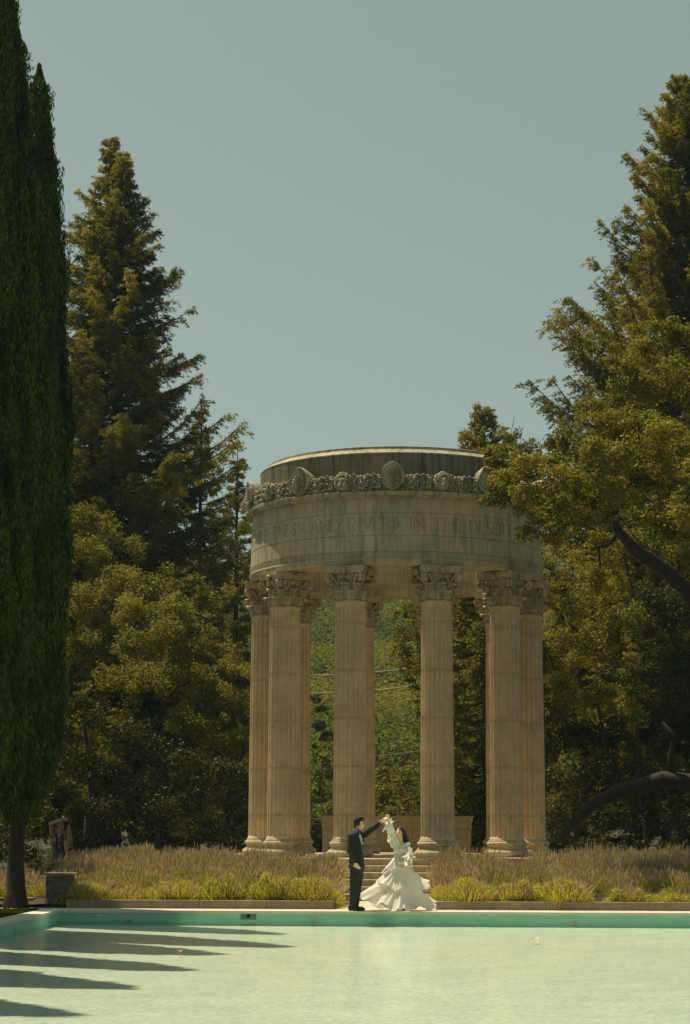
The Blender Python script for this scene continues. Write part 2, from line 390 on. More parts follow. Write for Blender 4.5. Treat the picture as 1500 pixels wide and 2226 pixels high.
# entablature ring
def groove_grid(rz, nblk, courses, seg, jw=.007, jd=.014):
    """rz: list of (z, r). courses: list of z bounds; staggered vertical joints"""
    th = set(np.round(np.linspace(0, 2*math.pi, seg, endpoint=False), 5))
    st = 2*math.pi/nblk
    for i in range(nblk*2):
        a = i*st/2
        for d in (-2.2, -1, 1, 2.2): th.add(round((a+d*jw/3.75) % (2*math.pi), 5))
    th = sorted(th); zs = []
    for (z0, r0), (z1, r1) in zip(rz[:-1], rz[1:]): zs.append(z0)
    zs.append(rz[-1][0])
    for c in courses[1:-1]: zs += [c-.012, c-.006, c+.006, c+.012]
    zs = sorted(set(round(z, 4) for z in zs)); R_ = lambda z: float(np.interp(z, [q[0] for q in rz], [q[1] for q in rz]))
    vs = []; fs = []
    for z in zs:
        ci = sum(z > c for c in courses[1:-1])
        hj = any(abs(z-c) < .0065 for c in courses[1:-1])
        for a in th:
            off = (a/st+(.5 if ci % 2 else 0)) % 1; off = min(off, 1-off)*st*3.75
            r = R_(z) - (jd if (hj or off < jw*1.3) else 0)
            vs.append((r*math.sin(a), -r*math.cos(a), z))
    n = len(th)
    for k in range(len(zs)-1):
        for i in range(n): fs.append((k*n+i, k*n+(i+1) % n, (k+1)*n+(i+1) % n, (k+1)*n+i))
    return vs, fs
fr_rz = [(7.935, 3.775), (7.94, 3.755), (8.09, 3.752), (8.49, 3.745), (9.04, 3.735), (9.42, 3.73)]
v_, f_ = groove_grid(fr_rz, 30, [7.93, 8.10, 8.49, 9.04, 9.42], 240)
mb = MB().add(v_, f_)
mb.lathe([(3.775, 7.935), (3.79, 7.92), (3.79, 7.90), (3.765, 7.885), (3.755, 7.80), (3.74, 7.785), (3.62, 7.782), (3.60, 7.80), (3.12, 7.80), (3.10, 7.782), (2.99, 7.785), (2.985, 7.90), (2.97, 7.93)], 200)
v_, f_ = groove_grid([(7.93, 2.97), (10.5, 2.97)], 24, [7.93, 8.4, 9.0, 9.6, 10.1, 10.5], 160)
mb.add(v_, [tuple(reversed(q)) for q in f_])
frieze = build('frieze_wall', mb, M['stone'], temple, angle=35)
# greek key bands, outside and inside
def keyband(r, z0, h, n, out=1):
    mb = MB(); st = 2*math.pi/n
    u = [(.0, 0, 1.0, .14), (.0, .86, .80, 1.), (.0, 0, .14, 1.), (.66, .32, .80, .86), (.30, .32, .80, .46), (.30, .46, .44, .68)]
    u[0] = (.0, 0, 1.0, .14)
    for i in range(n):
        for (x0, y0, x1, y1) in u:
            a0 = (i+x0)*st; a1 = (i+x1)*st
            rr = (r, r+.022*out)
            vs = [(q*math.sin(a), -q*math.cos(a), z0+h*y) for q in rr for (a, y) in ((a0, y0), (a1, y0), (a1, y1), (a0, y1))]
            mb.add(vs, [(4,5,6,7), (0,4,7,3), (1,2,6,5), (3,7,6,2), (0,1,5,4)])
    return mb
build('key_pattern', keyband(3.748, 7.945, .15, 124), M['stone'], frieze)
build('key_pattern', keyband(2.974, 7.96, .15, 98, -1), M['stone'], frieze)
# inscription: Roman capitals as strokes
G = {'A': [((0,0),(.5,1)),((.5,1),(1,0)),((.2,.38),(.8,.38))], 'D': 'D', 'E': [((0,0),(0,1)),((0,1),(.8,1)),((0,.52),(.62,.52)),((0,0),(.85,0))],
     'G': 'G', 'H': [((0,0),(0,1)),((1,0),(1,1)),((0,.52),(1,.52))], 'I': [((.5,0),(.5,1))], 'K': [((0,0),(0,1)),((0,.45),(.85,1)),((.25,.6),(.95,0))],
     'L': [((0,0),(0,1)),((0,0),(.8,0))], 'M': [((0,0),(.08,1)),((.08,1),(.5,.1)),((.5,.1),(.92,1)),((.92,1),(1,0))], 'N': [((0,0),(0,1)),((0,1),(1,0)),((1,0),(1,1))],
     'O': 'O', 'P': 'P', 'R': 'R', 'S': 'S', 'T': [((0,1),(1,1)),((.5,0),(.5,1))], 'V': [((0,1),(.5,0)),((.5,0),(1,1))],
     'W': [((0,1),(.25,0)),((.25,0),(.5,1)),((.5,1),(.75,0)),((.75,0),(1,1))], 'Y': [((0,1),(.5,.5)),((1,1),(.5,.5)),((.5,.5),(.5,0))]}
def arcseg(cx, cy, rx, ry, a0, a1, n=8):
    p = [(cx+rx*math.cos(R(a0+(a1-a0)*i/n)), cy+ry*math.sin(R(a0+(a1-a0)*i/n))) for i in range(n+1)]
    return list(zip(p[:-1], p[1:]))
G['D'] = [((0,0),(0,1)), ((0,1),(.35,1)), ((0,0),(.35,0))]+arcseg(.35, .5, .6, .5, -90, 90)
G['O'] = arcseg(.5, .5, .5, .5, 0, 360, 14)
G['G'] = arcseg(.5, .5, .5, .5, 50, 330, 12)+[((.95,.1),(.95,.42)), ((.65,.42),(.95,.42))]
G['P'] = [((0,0),(0,1)), ((0,1),(.45,1)), ((0,.45),(.45,.45))]+arcseg(.45, .725, .4, .275, -90, 90)
G['R'] = G['P']+[((.4,.45),(.95,0))]
G['S'] = arcseg(.45, .74, .36, .26, 40, 270, 8)+arcseg(.45, .25, .38, .25, 90, -150, 8)
WID = {'I': .12, 'E': .5, 'L': .5, 'S': .5, 'R': .62, 'P': .56, 'T': .68, 'M': .9, 'W': 1.05, 'O': .85, 'G': .8, 'D': .75, 'N': .78, 'H': .76}
def inscription(text, r, z0, h, s_start):
    out = []; s = s_start
    for ch in text:
        if ch == ' ': s += h*.62; continue
        wd = WID.get(ch, .72)*h; mb = MB(); out.append((s, mb))
        for (a, b) in G[ch]:
            dx, dy = (b[0]-a[0])*wd, (b[1]-a[1])*h; L = math.hypot(dx, dy)+1e-6; tk = .0095 if abs(dx) > abs(dy)*.6 else .0135
            nx, ny = -dy/L*tk, dx/L*tk; ex, ey = dx/L*.006, dy/L*.006
            x0 = s+a[0]*wd; x1 = s+b[0]*wd; y0 = z0+a[1]*h; y1 = z0+b[1]*h
            q = [(x0+nx-ex, y0+ny-ey), (x0-nx-ex, y0-ny-ey), (x1-nx+ex, y1-ny+ey), (x1+nx+ex, y1+ny+ey)]
            vs = [((r+o)*math.sin(X/r), -(r+o)*math.cos(X/r), Z) for o in (-.004, .0035+.0006*random.random()) for X, Z in q]
            mb.add(vs, [(4,5,6,7), (0,4,7,3), (1,2,6,5), (0,1,5,4), (2,3,7,6)])
        for sx in ((0, 1) if ch in 'AHMN' else ((.5,) if ch in 'ITY' else ((0,) if ch in 'EDPRKL' else ()))):
            for zz_ in ((z0,) if ch in 'AY' else (z0, z0+h)):
                X = s+sx*wd; q = [(X-.028, zz_-.006), (X+.028, zz_-.006), (X+.028, zz_+.006), (X-.028, zz_+.006)]
                vs = [((r+o)*math.sin(x_/r), -(r+o)*math.cos(x_/r), Z) for o in (-.004, .0052) for x_, Z in q]
                mb.add(vs, [(4,5,6,7), (0,4,7,3), (1,2,6,5), (0,1,5,4), (2,3,7,6)])
        s += wd+h*.24
    return out, s
T_A, T_B = 'I GIVE WATERS IN THE WILDERNESS ', 'AND RIVERS IN THE DESERT TO GIVE DRINK TO MY PEOPLE'
_, e_ = inscription(T_A, 3.742, 8.63, .29, 0)
mb, e2_ = inscription(T_A+T_B, 3.742, 8.63, .29, -e_-2.12)
for s_, q in mb:
    if abs(s_/3.742) < 1.66: build('letter', q, M['groove_shade'], frieze)
# cornice ledge and gutter
mb = MB().lathe([(3.70, 9.40), (3.78, 9.405), (3.80, 9.43), (3.86, 9.45), (3.90, 9.47), (3.905, 9.545), (3.88, 9.56), (3.84, 9.565), (3.80, 9.58), (3.78, 9.97), (3.60, 9.98), (3.50, 9.90)], 200)
cornice = build('cornice', mb, M['cornice'], temple, angle=35)
# attic
v_, f_ = groove_grid([(9.88, 3.53), (10.54, 3.525)], 30, [9.88, 10.54], 240, jw=.009, jd=.016)
mb = MB().add(v_, f_)
build('attic_wall', mb, M['attic'], temple, angle=35)
mb = MB().lathe([(3.50, 10.53), (3.53, 10.535), (3.535, 10.56), (3.50, 10.575), (3.37, 10.675), (3.365, 10.735), (3.34, 10.745), (3.0, 10.75), (2.965, 10.73), (2.965, 10.48), (3.4, 10.49)], 200)
rim = build('rim', mb, M['cornice'], temple, angle=30)
# ornament: lion head
def lion():
    mb = MB()
    hn = lambda d: 1+.10*math.sin(9*d.x+4)*math.sin(8*d.z)+.05*math.sin(23*d.x)*math.sin(21*d.z+2)
    mb.ball((0, .02, .22), (.21, .16, .235), 28, 20, fn=hn)
    rnd = random.Random(3)
    for i in range(26):                            # mane locks
        a = R(-20+220*i/25); rr = rnd.uniform(.165, .205)
        x_, z_ = rr*math.cos(a), .22+rr*1.12*math.sin(a)
        mb.ball((x_, -.07-rnd.uniform(0, .04), z_), (.035, .05, .045), 8, 6)
    for i in range(14):
        a = R(10+160*i/13); mb.ball((.14*math.cos(a), -.15, .24+.15*math.sin(a)), (.026, .03, .035), 8, 6)
    mb.ball((0, -.12, .21), (.125, .09, .16), 18, 12)          # face
    mb.ball((0, -.205, .235), (.036, .045, .075), 10, 8)        # nose ridge
    mb.ball((0, -.24, .175), (.042, .03, .026), 10, 8)          # nose tip
    for s in (-1, 1):
        mb.ball((s*.042, -.215, .13), (.05, .045, .042), 12, 8)  # muzzle
        mb.ball((s*.062, -.175, .285), (.048, .03, .022), 10, 8) # brow
        mb.ball((s*.085, -.16, .19), (.035, .03, .045), 10, 8)   # cheek
        mb.ball((s*.165, -.03, .36), (.04, .03, .045), 10, 8)    # ear
    mb.ball((0, -.19, .068), (.052, .045, .03), 10, 8)           # jaw
    return mb.mesh('lion_head', True)
def palmette():
    mb = MB()
    out = []                                        # horseshoe outline with a pointed top
    for i in range(41):
        t = i/40*2*math.pi; x = .285*math.sin(t); z = .34-.335*math.cos(t)
        if z > .34: z = .34+(z-.34)*(1+.10*(1-abs(math.sin(t)))**1.5)
        if z < .2: x *= 1-.25*((.2-z)/.2)
        out.append((x, z))
    out = out[:-1]; n = len(out)
    vs = []
    for (s_, y_) in ((.90, -.055), (.965, -.075), (1, -.06), (1, .04), (.93, .30), (.88, .30)):
        for x, z in out: vs.append((x*s_, y_, .34+(z-.34)*s_ - (0 if y_ < .1 else .05)))
    fs = []
    for k in range(5):
        for i in range(n): fs.append((k*n+(i+1) % n, k*n+i, (k+1)*n+i, (k+1)*n+(i+1) % n))
    vs.append((0, -.03, .34)); c_ = len(vs)-1
    for i in range(n): fs.append((c_, i, (i+1) % n))
    vs.append((0, .30, .30)); c_ = len(vs)-1
    for i in range(n): fs.append((c_, 5*n+(i+1) % n, 5*n+i))
    mb.add(vs, fs)
    for i in range(9):                              # fan of petals
        a = R(-84+21*i); L = .30-.09*abs(i-4)/4
        p0 = Vector((0, -.05, .24)); d = Vector((math.sin(a), 0, math.cos(a)))
        pts = [p0+d*L*t for t in (.12, .35, .6, .82, .95, 1.0)]
        mb.tube([(p.x, -.052-.008*math.sin(q*.6), p.z) for q, p in enumerate(pts)], [.010, .017, .026, .034, .026, .008], 7)
    for s in (-1, 1):
        pts = [(s*.02, -.06, .2), (s*.05, -.065, .12)]+[(s*(.105+r_*math.cos(a_+3.4)), -.065, .125+r_*math.sin(a_+3.4)) for r_, a_ in spiral(1.8, .075, .014, 24)]
        mb.tube(pts, .014, 6)
    mb.ball((0, -.06, .22), (.03, .02, .03), 8, 6)
    return mb.mesh('palmette', True)
def scroll():
    """rinceau between a lion head and a palmette, about 0.7 m long"""
    mb = MB(); rnd = random.Random(5)
    mb.box((-.40, .02, 0), (.40, .14, .38))
    for s, cx_ in ((1, -.17), (-1, .17)):
        pts = [(cx_+s*r_*math.cos(a_+2), -.03-.02*math.sin(a_), .20+r_*math.sin(a_+2)) for r_, a_ in spiral(2.0, .155, .02, 32)]
        mb.tube(pts, [.032-.014*i/32 for i in range(33)], 7)
        mb.ball((cx_, -.05, .20), (.04, .05, .04), 10, 8, fn=lambda d: 1+.2*math.cos(5*math.atan2(d.x, d.z)))
        for q in range(9):
            a = R(40*q+rnd.uniform(-10, 10)); rr = rnd.uniform(.15, .19)
            mb.ball((cx_+rr*math.cos(a), -.01-rnd.uniform(0, .05), .20+rr*math.sin(a)*.95), (rnd.uniform(.025, .05), .05, rnd.uniform(.025, .05)), 8, 6,
                    fn=lambda d: 1+.25*math.sin(7*d.x+5*d.z))
    for q in range(8):
        mb.ball((rnd.uniform(-.38, .38), -.01, .37+rnd.uniform(-.02, .03)), (.04, .05, .03), 8, 6)
        mb.ball((rnd.uniform(-.38, .38), -.02, .03), (.05, .05, .03), 8, 6)
    # bend onto the ring
    rr = 3.80; vs = []
    for x, y, z in mb.v:
        a = x/rr; vs.append(((rr-y)*math.sin(a), -(rr-y)*math.cos(a)+rr, z))
    mb.v = vs
    return mb.mesh('scroll_relief', True)
lm, pm, sm = lion(), palmette(), scroll()
for q in (lm, pm, sm): q.materials.append(M['cornice'])
for k in range(10):
    a = R(18+36*k); r = 3.82; link('lion_head', lm, None, cornice, (r*math.sin(a), -r*math.cos(a), 9.56), a)
    a = R(36*k); r = 3.88; link('palmette', pm, None, cornice, (r*math.sin(a), -r*math.cos(a), 9.555), a)
for k in range(20):
    a = R(9+18*k); r = 3.80; link('scroll_relief', sm, None, cornice, (r*math.sin(a), -r*math.cos(a), 9.57), a)
# low stone screen wall behind the temple
p0 = at(697, 1774, 56.6); p1 = at(1028, 1774, 56.6)
wl = empty('stone_screen', ((p0.x+p1.x)/2, 56.6, 0), label='low pink stone wall with a moulded top standing behind the columns', cat='wall')
hw = (p1.x-p0.x)/2; zt = p0.z
build('panel', MB().box((-hw+.05, .04, .3), (hw-.05, .6, zt-.36)), M['wallstone'], wl)
mb = MB()
for i in range(7):
    w0 = -hw+.03+i*(2*hw-.06)/7; mb.box((w0+.004, .02, zt-.36), (w0+(2*hw-.06)/7-.004, .62, zt-.15))
for i in range(44): mb.box((-hw+.05+i*(2*hw-.1)/44, -.002, zt-.385), (-hw+.05+(i+.6)*(2*hw-.1)/44, .03, zt-.35))
build('frieze_band', mb, M['wallstone'], wl)
mb = MB()
for i in range(5):
    w0 = -hw+i*(2*hw)/5; mb.box((w0+.003, -.02, zt-.148), (w0+2*hw/5-.003, .66, zt-.012))
mb.box((-hw-.03, -.04, zt-.012), (hw+.03, .68, zt+.01))
build('coping', mb, M['wallstone'], wl)
mb = MB().box((-hw-.0, -.12, .2), (hw+.0, .7, .82)); mb.box((-hw-.5, -.3, -.02), (hw+.5, .9, .74))
build('plinth', mb, M['stone'], wl)
# ------------------------------------------------------------------ foliage builders
def clumpcloud(blobs, leafL, leafW, dens, sub=.34, flat=.85, upb=.5):
    """blobs: (centre Vector, radius). Each blob is a loose heap of small leafy clumps."""
    out = []
    for c, r in blobs:
        nc = max(7, int(11*dens**.5*(1+r*.8)))
        d = rdir(nc); d[:, 2] = np.where(d[:, 2] < -.55, -d[:, 2]*.6, d[:, 2])
        rad = r*RS.uniform(.45, 1.0, (nc, 1))
        cc = np.array(c)[None]+d*rad*np.array([1, 1, flat])
        cr_ = r*sub*RS.uniform(.6, 1.35, nc)
        for q in range(nc):
            n = int(dens*2600*cr_[q]**2/(leafL*leafW/.0028)*1.0)+10
            dd = rdir(n); u = RS.uniform(.35, 1, (n, 1))**.6
            k = 1+.35*np.sin(dd[:, :1]*5+q)*np.sin(dd[:, 1:2]*6+q*2)*1.2
            pp = cc[q]+dd*cr_[q]*u*k*np.array([1, 1, .8])+RS.normal(size=(n, 3))*cr_[q]*.08
            out.append(leaves(pp, dd*.8+np.array([0, -.05, upb]), leafL, leafW, None, .9))
    return np.concatenate(out)
def limb(mb, a, b, r0, r1, sag=.12, n=7, seg=8):
    a, b = Vector(a), Vector(b); L = (b-a).length; pts = []
    off = Vector(RS.normal(size=3))*L*.06
    for i in range(n+1):
        t = i/n; p = a.lerp(b, t); p += off*math.sin(math.pi*t)+Vector((0, 0, -L*sag*math.sin(math.pi*t)*.5))
        p += Vector(RS.normal(size=3))*L*.012*(0 < i < n); pts.append(p)
    mb.tube(pts, [r0+(r1-r0)*(i/n)**.8 for i in range(n+1)], seg)
    return pts
def broadleaf(name, label, cat, base, blobs, mat, leafL=.085, leafW=.05, dens=1.0, trunk_r=.2, group=None, fork=.35, extra_limbs=(), bark='bark'):
    """blobs: (px, py, Y, rpx) read off as world spheres; trunk and limbs reach into every blob"""
    bl = []
    for px, py, Y, rp in blobs:
        c = at(px, py, Y); bl.append((c, rp*(c-Vector((CX, 0, CZ))).length/F))
    t = empty(name, base, label=label, cat=cat, group=group)
    B = Vector(base)
    V = clumpcloud(bl, leafL, leafW, dens)-np.array(B)[None, None]
    link('crown', quads('crown', V), M[mat], t)
    mb = MB(); mean = sum((c for c, r in bl), Vector())/len(bl)
    fk = Vector((B.x*.6+mean.x*.4, B.y*.7+mean.y*.3, B.z+(mean.z-B.z)*fork))-B
    limb(mb, (0, 0, -.15), fk, trunk_r*1.25, trunk_r*.8, 0, 8, 12)
    nodes = [(fk, trunk_r*.55)]
    for pts, rad in extra_limbs:
        nodes += [(at(*p)-B, rr_*.8) for p, rr_ in zip(pts, rad)]
    for c, r in sorted(bl, key=lambda q: min((q[0]-B-nd[0]).length for nd in nodes)):
        e = c-B; nd, nr = min(nodes, key=lambda q: (e-q[0]).length+.3*(q[0]-fk).length*0)
        r1 = min(nr*.75, trunk_r*.35); limb(mb, nd, e, r1, r1*.45, .12); nodes.append((e, r1*.6))
        for q in range(3): limb(mb, e, e+Vector(RS.normal(size=3))*r*.5, r1*.4, .01, 0, 4, 5)
    for pts, rad in extra_limbs:
        pw = [at(*p)-B for p in pts]; mb.tube(pw, rad, 10)
    build('trunk', mb, M[bark], t, smooth=True)
    return t
def conifer(name, label, cat, base, H, prof, nb, mat='redwood', trunk_r=.45, seed=1, group=None, lz=.08, rise=.0, card=(.15, .034), dens=1.0, az=None, tilt=0):
    """redwood: prof = [(height fraction, reach)], limbs that sag and lift at their tips, hung with sprays"""
    rs = np.random.RandomState(seed); t = empty(name, base, label=label, cat=cat, group=group)
    mb = MB(); n = 18
    mb.tube([(tilt*H*(i/n)**2, 0, -.2+(H+.2)*i/n) for i in range(n+1)], [trunk_r*(1-i/n)**.85+.015 for i in range(n+1)], 10)
    hs_, rc_ = zip(*prof); Ps = []; Ts = []
    for i in range(nb):
        h = lz+(1-lz)*((i+rs.rand())/nb)**1.0; z0 = h*H
        L = float(np.interp(h, hs_, rc_))*rs.uniform(.55, 1.12)*(1+.10*math.sin(h*19+seed)); a = i*2.39996+rs.uniform(-.4, .4)
        if az is not None: a = az+rs.uniform(-1.5, 1.5)
        if L < .15: continue
        d = np.array([math.cos(a), math.sin(a), 0]); m_ = 12
        ts = np.linspace(0, 1, m_+1); drop = rs.uniform(-.12, .26)*(1-h*.9)-.32*h*h
        zc = z0+L*(-drop*1.2*ts-.20*np.sin(ts*math.pi)*(1-h)+ (.16+rise)*ts**3)
        wob = rs.uniform(-.12, .12)*L
        side = np.array([-d[1], d[0], 0])
        x0 = np.array([tilt*H*h*h, 0, 0])
        pts = x0+d[None]*L*ts[:, None]+side[None]*wob*np.sin(ts*math.pi)[:, None]; pts[:, 2] = zc
        r0 = .014+.014*L
        mb.tube([tuple(p) for p in pts[::2]], [r0*(1-.85*q/(m_//2)) for q in range(m_//2+1)], 5, caps=False)
        nbr = int(17*L+8)
        for q in range(nbr):                       # side sprays
            s = rs.uniform(.12, 1)**.75; k = s*m_; k0 = min(int(k), m_-1); p = pts[k0]+(pts[k0+1]-pts[k0])*(k-k0)
            sl_ = (.24+.10*L)*(1.12-s*.60)*rs.uniform(.5, 1.6); sg = rs.choice([-1, 1])
            dd = d*rs.uniform(.3, 1.1)+side*sg*rs.uniform(.2, 1.2)+np.array([0, 0, rs.uniform(-.75, .35)]); dd /= np.linalg.norm(dd)
            nl = int(dens*(10+40*sl_)); u = rs.uniform(0, 1, (nl, 1))
            pp = p+dd*sl_*u+rs.normal(size=(nl, 3))*(.022+.045*(1-u))*np.array([1, 1, .8])-np.array([0, 0, .18])*sl_*u*u
            Ps.append(pp); tt = dd[None]*.8+rs.normal(size=(nl, 3))*.55+np.array([0, 0, .25]); Ts.append(tt)
    P_ = np.concatenate(Ps); T_ = np.concatenate(Ts)
    V = leaves(P_, np.tile([0, 0, .6], (len(P_), 1)), card[0], card[1], T_, 1.0)
    link('crown', quads('crown', V), M[mat], t)
    build('trunk', mb, M['redbark'], t, smooth=True)
    return t
# ------------------------------------------------------------------ cypress rows
def cypress_meshes(seed, H, RM):
    rs = np.random.RandomState(seed)
    hf = [0, .015, .05, .12, .35, .5, .65, .8, .92, .97, 1.0]; rf = [.20, .52, .84, 1.0, 1.0, .84, .70, .52, .27, .16, .02]
    z0 = 1.72
    ph = rs.uniform(0, 6.28, 8)
    def rad(a, t):
        base = np.interp(t, hf, rf)
        z = t*H
        k = 1+.10*np.sin(3*a+ph[0]+z*.25)+.07*np.sin(5*a+ph[1]-z*.5)+.05*np.sin(9*a+ph[2]+z*1.1)+.05*np.sin(2*a+z*1.9+ph[3])+.04*np.sin(13*a+ph[4]+z*2.7)
        return RM*base*k
    n = 130000
    a = rs.uniform(0, 2*math.pi, n); t = rs.uniform(0, 1, n)**.92; r = rad(a, t)*rs.uniform(.80, 1.04, n)
    P_ = np.stack([r*np.cos(a), r*np.sin(a), z0+t*(H-z0)], 1); D = np.stack([np.cos(a), np.sin(a), np.full(n, .35)], 1)
    T_ = np.tile([0, 0, 1.], (n, 1))+D*.45
    V = leaves(P_, D, .15, .034, T_, .5)
    tf = []                                          # upright flame-shaped tufts standing off the surface
    for q in range(520):
        aq = rs.uniform(0, 2*math.pi); tq = rs.uniform(0, .97)**.95; rq = float(rad(aq, tq)); h_ = rs.uniform(.5, 1.5)*min(1, .12+2.2*(1-tq)); w_ = rs.uniform(.07, .15)
        m_ = int(150*h_); u = rs.uniform(0, 1, m_); ww = w_*np.sin(math.pi*np.clip(u*.9+.08, 0, 1))**.8
        b_ = rs.uniform(0, 2*math.pi, m_); off = rs.uniform(-.02, .10)
        px_ = (rq*(1-.10*u)+off*np.sin(u*3)+ww*np.cos(b_)*.8)*np.cos(aq) - ww*np.sin(b_)*np.sin(aq)
        py_ = (rq*(1-.10*u)+off*np.sin(u*3)+ww*np.cos(b_)*.8)*np.sin(aq) + ww*np.sin(b_)*np.cos(aq)
        pp = np.stack([px_, py_, z0+tq*(H-z0)+u*h_], 1); dd_ = np.stack([np.cos(aq+b_*.5), np.sin(aq+b_*.5), np.full(m_, .3)], 1)
        tf.append(leaves(pp, dd_, .12, .03, np.tile([0, 0, 1.], (m_, 1))+dd_*.4, .6))
    V = np.concatenate([V]+tf)
    # solid inner body so light does not leak through
    rows, cols = 60, 28; iv = []
    for i in range(rows):
        for j in range(cols):
            q = []
            for (ii, jj) in ((i, j), (i, j+1), (i+1, j+1), (i+1, j)):
                tt = ii/rows; aa = 2*math.pi*jj/cols; rr = float(rad(aa, tt))*.84; q.append((rr*math.cos(aa), rr*math.sin(aa), z0+.05+tt*(H-z0-.3)))
            iv.append(q)
    crown = quads('crown', np.concatenate([V, np.array(iv)]))
    # separate upright wisps breaking the outline
    mb = MB(); pts = [(0, 0, -.1), (.01, 0, .25), (-.02, .01, .8), (.0, 0, 1.6), (.02, 0, 2.6), (0, 0, H*.6)]
    mb.tube(pts, [.30, .20, .165, .15, .15, .05], 12)
    for q in range(8):
        aa = rs.uniform(0, 6.28); mb.tube([(0, 0, 1.5+q*.12), (.4*math.cos(aa), .4*math.sin(aa), 2.3+q*.15)], [.03, .012], 5)
    return crown, mb.mesh('trunk', True)
c1, t1 = cypress_meshes(3, 17.0, .88); c2, t2 = cypress_meshes(8, 20.0, 1.06)
for q in (c1, c2): q.materials.append(M['cypress'])
for q in (t1, t2): q.materials.append(M['bark'])
def cypress(loc, k, rz, s, label, group='cypresses lining the pool'):
    e = empty('cypress_tree', loc, label=label, cat='tree', group=group)
    e.rotation_euler.z = rz; e.scale = (s[0], s[0], s[1])
    link('crown', (c1, c2)[k], None, e); link('trunk', (t1, t2)[k], None, e); return e
XR = -7.3
cypress((XR+.05, 39.05, 0), 0, 0, (1, 1.02), 'tall dark cypress whose bare trunk stands beside the far pool corner')
cypress((XR-.12, 35.75, 0), 1, 1.0, (1.0, .955), 'taller cypress in front of the corner one, its top cut off by the frame')
cypress((XR-.02, 33.1, 0), 1, 3.0, (1.0, .79), 'nearest cypress, showing only a sliver at the left picture edge')
for i, (Y, lab) in enumerate(((30.0, 'cypress beyond the left edge that casts the fourth shadow from the far wall'), (26.8, 'cypress beyond the left edge that casts the third shadow from the bottom'),
    (23.4, 'cypress beyond the left edge that casts the shadow second from the bottom'), (20.2, 'cypress beyond the left edge that casts the lowest shadow on the water'))):
    cypress((XR-.1, Y, 0), i % 2, 2.1*i, (.97, 17.0/(17, 20)[i % 2]*(.95, .88, .87, .85)[i]), lab)
cyr = cypress((7.45, 39.0, 0), 0, 2.0, (1, 1.0), 'cypress beyond the right picture edge that pokes one light green sprig into view', None)
# sprig
rs = np.random.RandomState(4); P_ = []; T_ = []
e0 = at(1530, 1050, 38.9); 
for (px, py, L) in ((1468, 1075, 1), (1478, 1035, 1), (1490, 1060, 1), (1486, 1088, 1), (1500, 1040, 1)):
    e1 = at(px, py, 38.8)
    for q in range(260):
        u = rs.rand(); P_.append(np.array(e0.lerp(e1, u))+rs.normal(size=3)*.05*(1.15-u)); T_.append(np.array(e1-e0)+rs.normal(size=3)*.2)
P_ = np.array(P_)-np.array(cyr.location); a_ = -2.0; Rz = np.array([[math.cos(a_), -math.sin(a_), 0], [math.sin(a_), math.cos(a_), 0], [0, 0, 1]])
V = leaves(P_, np.tile([0, -.5, .5], (len(P_), 1)), .09, .03, np.array(T_), .8) @ Rz.T
link('sprig', quads('sprig', V), M['bright'], cyr)
# ------------------------------------------------------------------ redwoods and other trees
def gb(px, Y): p = at(px, 1794, Y); return (p.x, Y, 0)
def ht(py, Y): return at(750, py, Y).z
gR = 'redwoods behind the left oaks'
conifer('redwood_tree', 'tall redwood left of the temple with the left of two twin tops', 'tree', gb(180, 76), ht(312, 77), [(0, 4.6), (.25, 4.5), (.5, 3.9), (.7, 2.7), (.85, 1.7), (.91, 1.0), (.94, .5), (1, .2)], 300, seed=2, group=gR, trunk_r=.5, tilt=.018)
conifer('redwood_tree', 'tall redwood left of the temple with the right of two twin tops', 'tree', gb(236, 75), ht(322, 75), [(0, 6.2), (.3, 5.9), (.45, 5.2), (.58, 4.3), (.7, 3.4), (.8, 2.3), (.88, 1.5), (.92, .9), (.945, .5), (1, .2)], 380, seed=5, group=gR, trunk_r=.5)
conifer('redwood_tree', 'slender redwood standing between the tall pair and the smallest one', 'tree', gb(425, 80), ht(865, 80), [(0, 2.6), (.4, 2.2), (.75, 1.2), (1, .1)], 120, seed=6, group=gR, trunk_r=.2)
conifer('redwood_tree', 'smallest redwood, its thin top just left of the temple cornice', 'tree', gb(507, 84), ht(972, 84), [(0, 2.6), (.4, 2.1), (.75, 1.1), (1, .1)], 120, seed=7, group=gR, trunk_r=.2)
conifer('redwood_tree', 'huge redwood rising behind the big oak at the right edge', 'tree', gb(1535, 70), ht(185, 70), [(0, 7.6), (.3, 7.4), (.42, 6.8), (.52, 5.7), (.64, 4.4), (.75, 3.3), (.85, 2.2), (.95, 1.2), (1, .3)], 620, seed=9, rise=.12, trunk_r=.6)
og = 'oaks left of the temple'
broadleaf('oak_tree', 'oak with a high rounded crown directly beside the cypresses, in front of the redwood trunks', 'tree', gb(200, 66),
          [(180,1135,66,45),(215,1160,66,50),(275,1200,66,42),(180,1220,65,70),(270,1270,64,55),(200,1320,64,80),(185,1410,63,60),(240,1390,64,50)], 'oak', group=og)
broadleaf('oak_tree', 'broad oak with the widest lumpy crown in the middle left', 'tree', gb(350, 62),
          [(345,1275,63,52),(420,1275,63,40),(445,1310,63,35),(300,1330,62,60),(385,1345,61,60),(290,1425,60,58),(360,1410,60,70),(430,1390,61,45),(330,1500,59,75),(420,1480,60,60),(250,1480,60,50)], 'oak', group=og)
broadleaf('oak_tree', 'lower oak with a brighter top, its crown touching the leftmost columns', 'tree', gb(500, 60),
          [(485,1425,61,38),(515,1460,60.5,42),(450,1500,60,50),(510,1530,60,50),(470,1590,59.5,55),(530,1620,59.5,40),(400,1580,59,55)], 'oak', group=og)
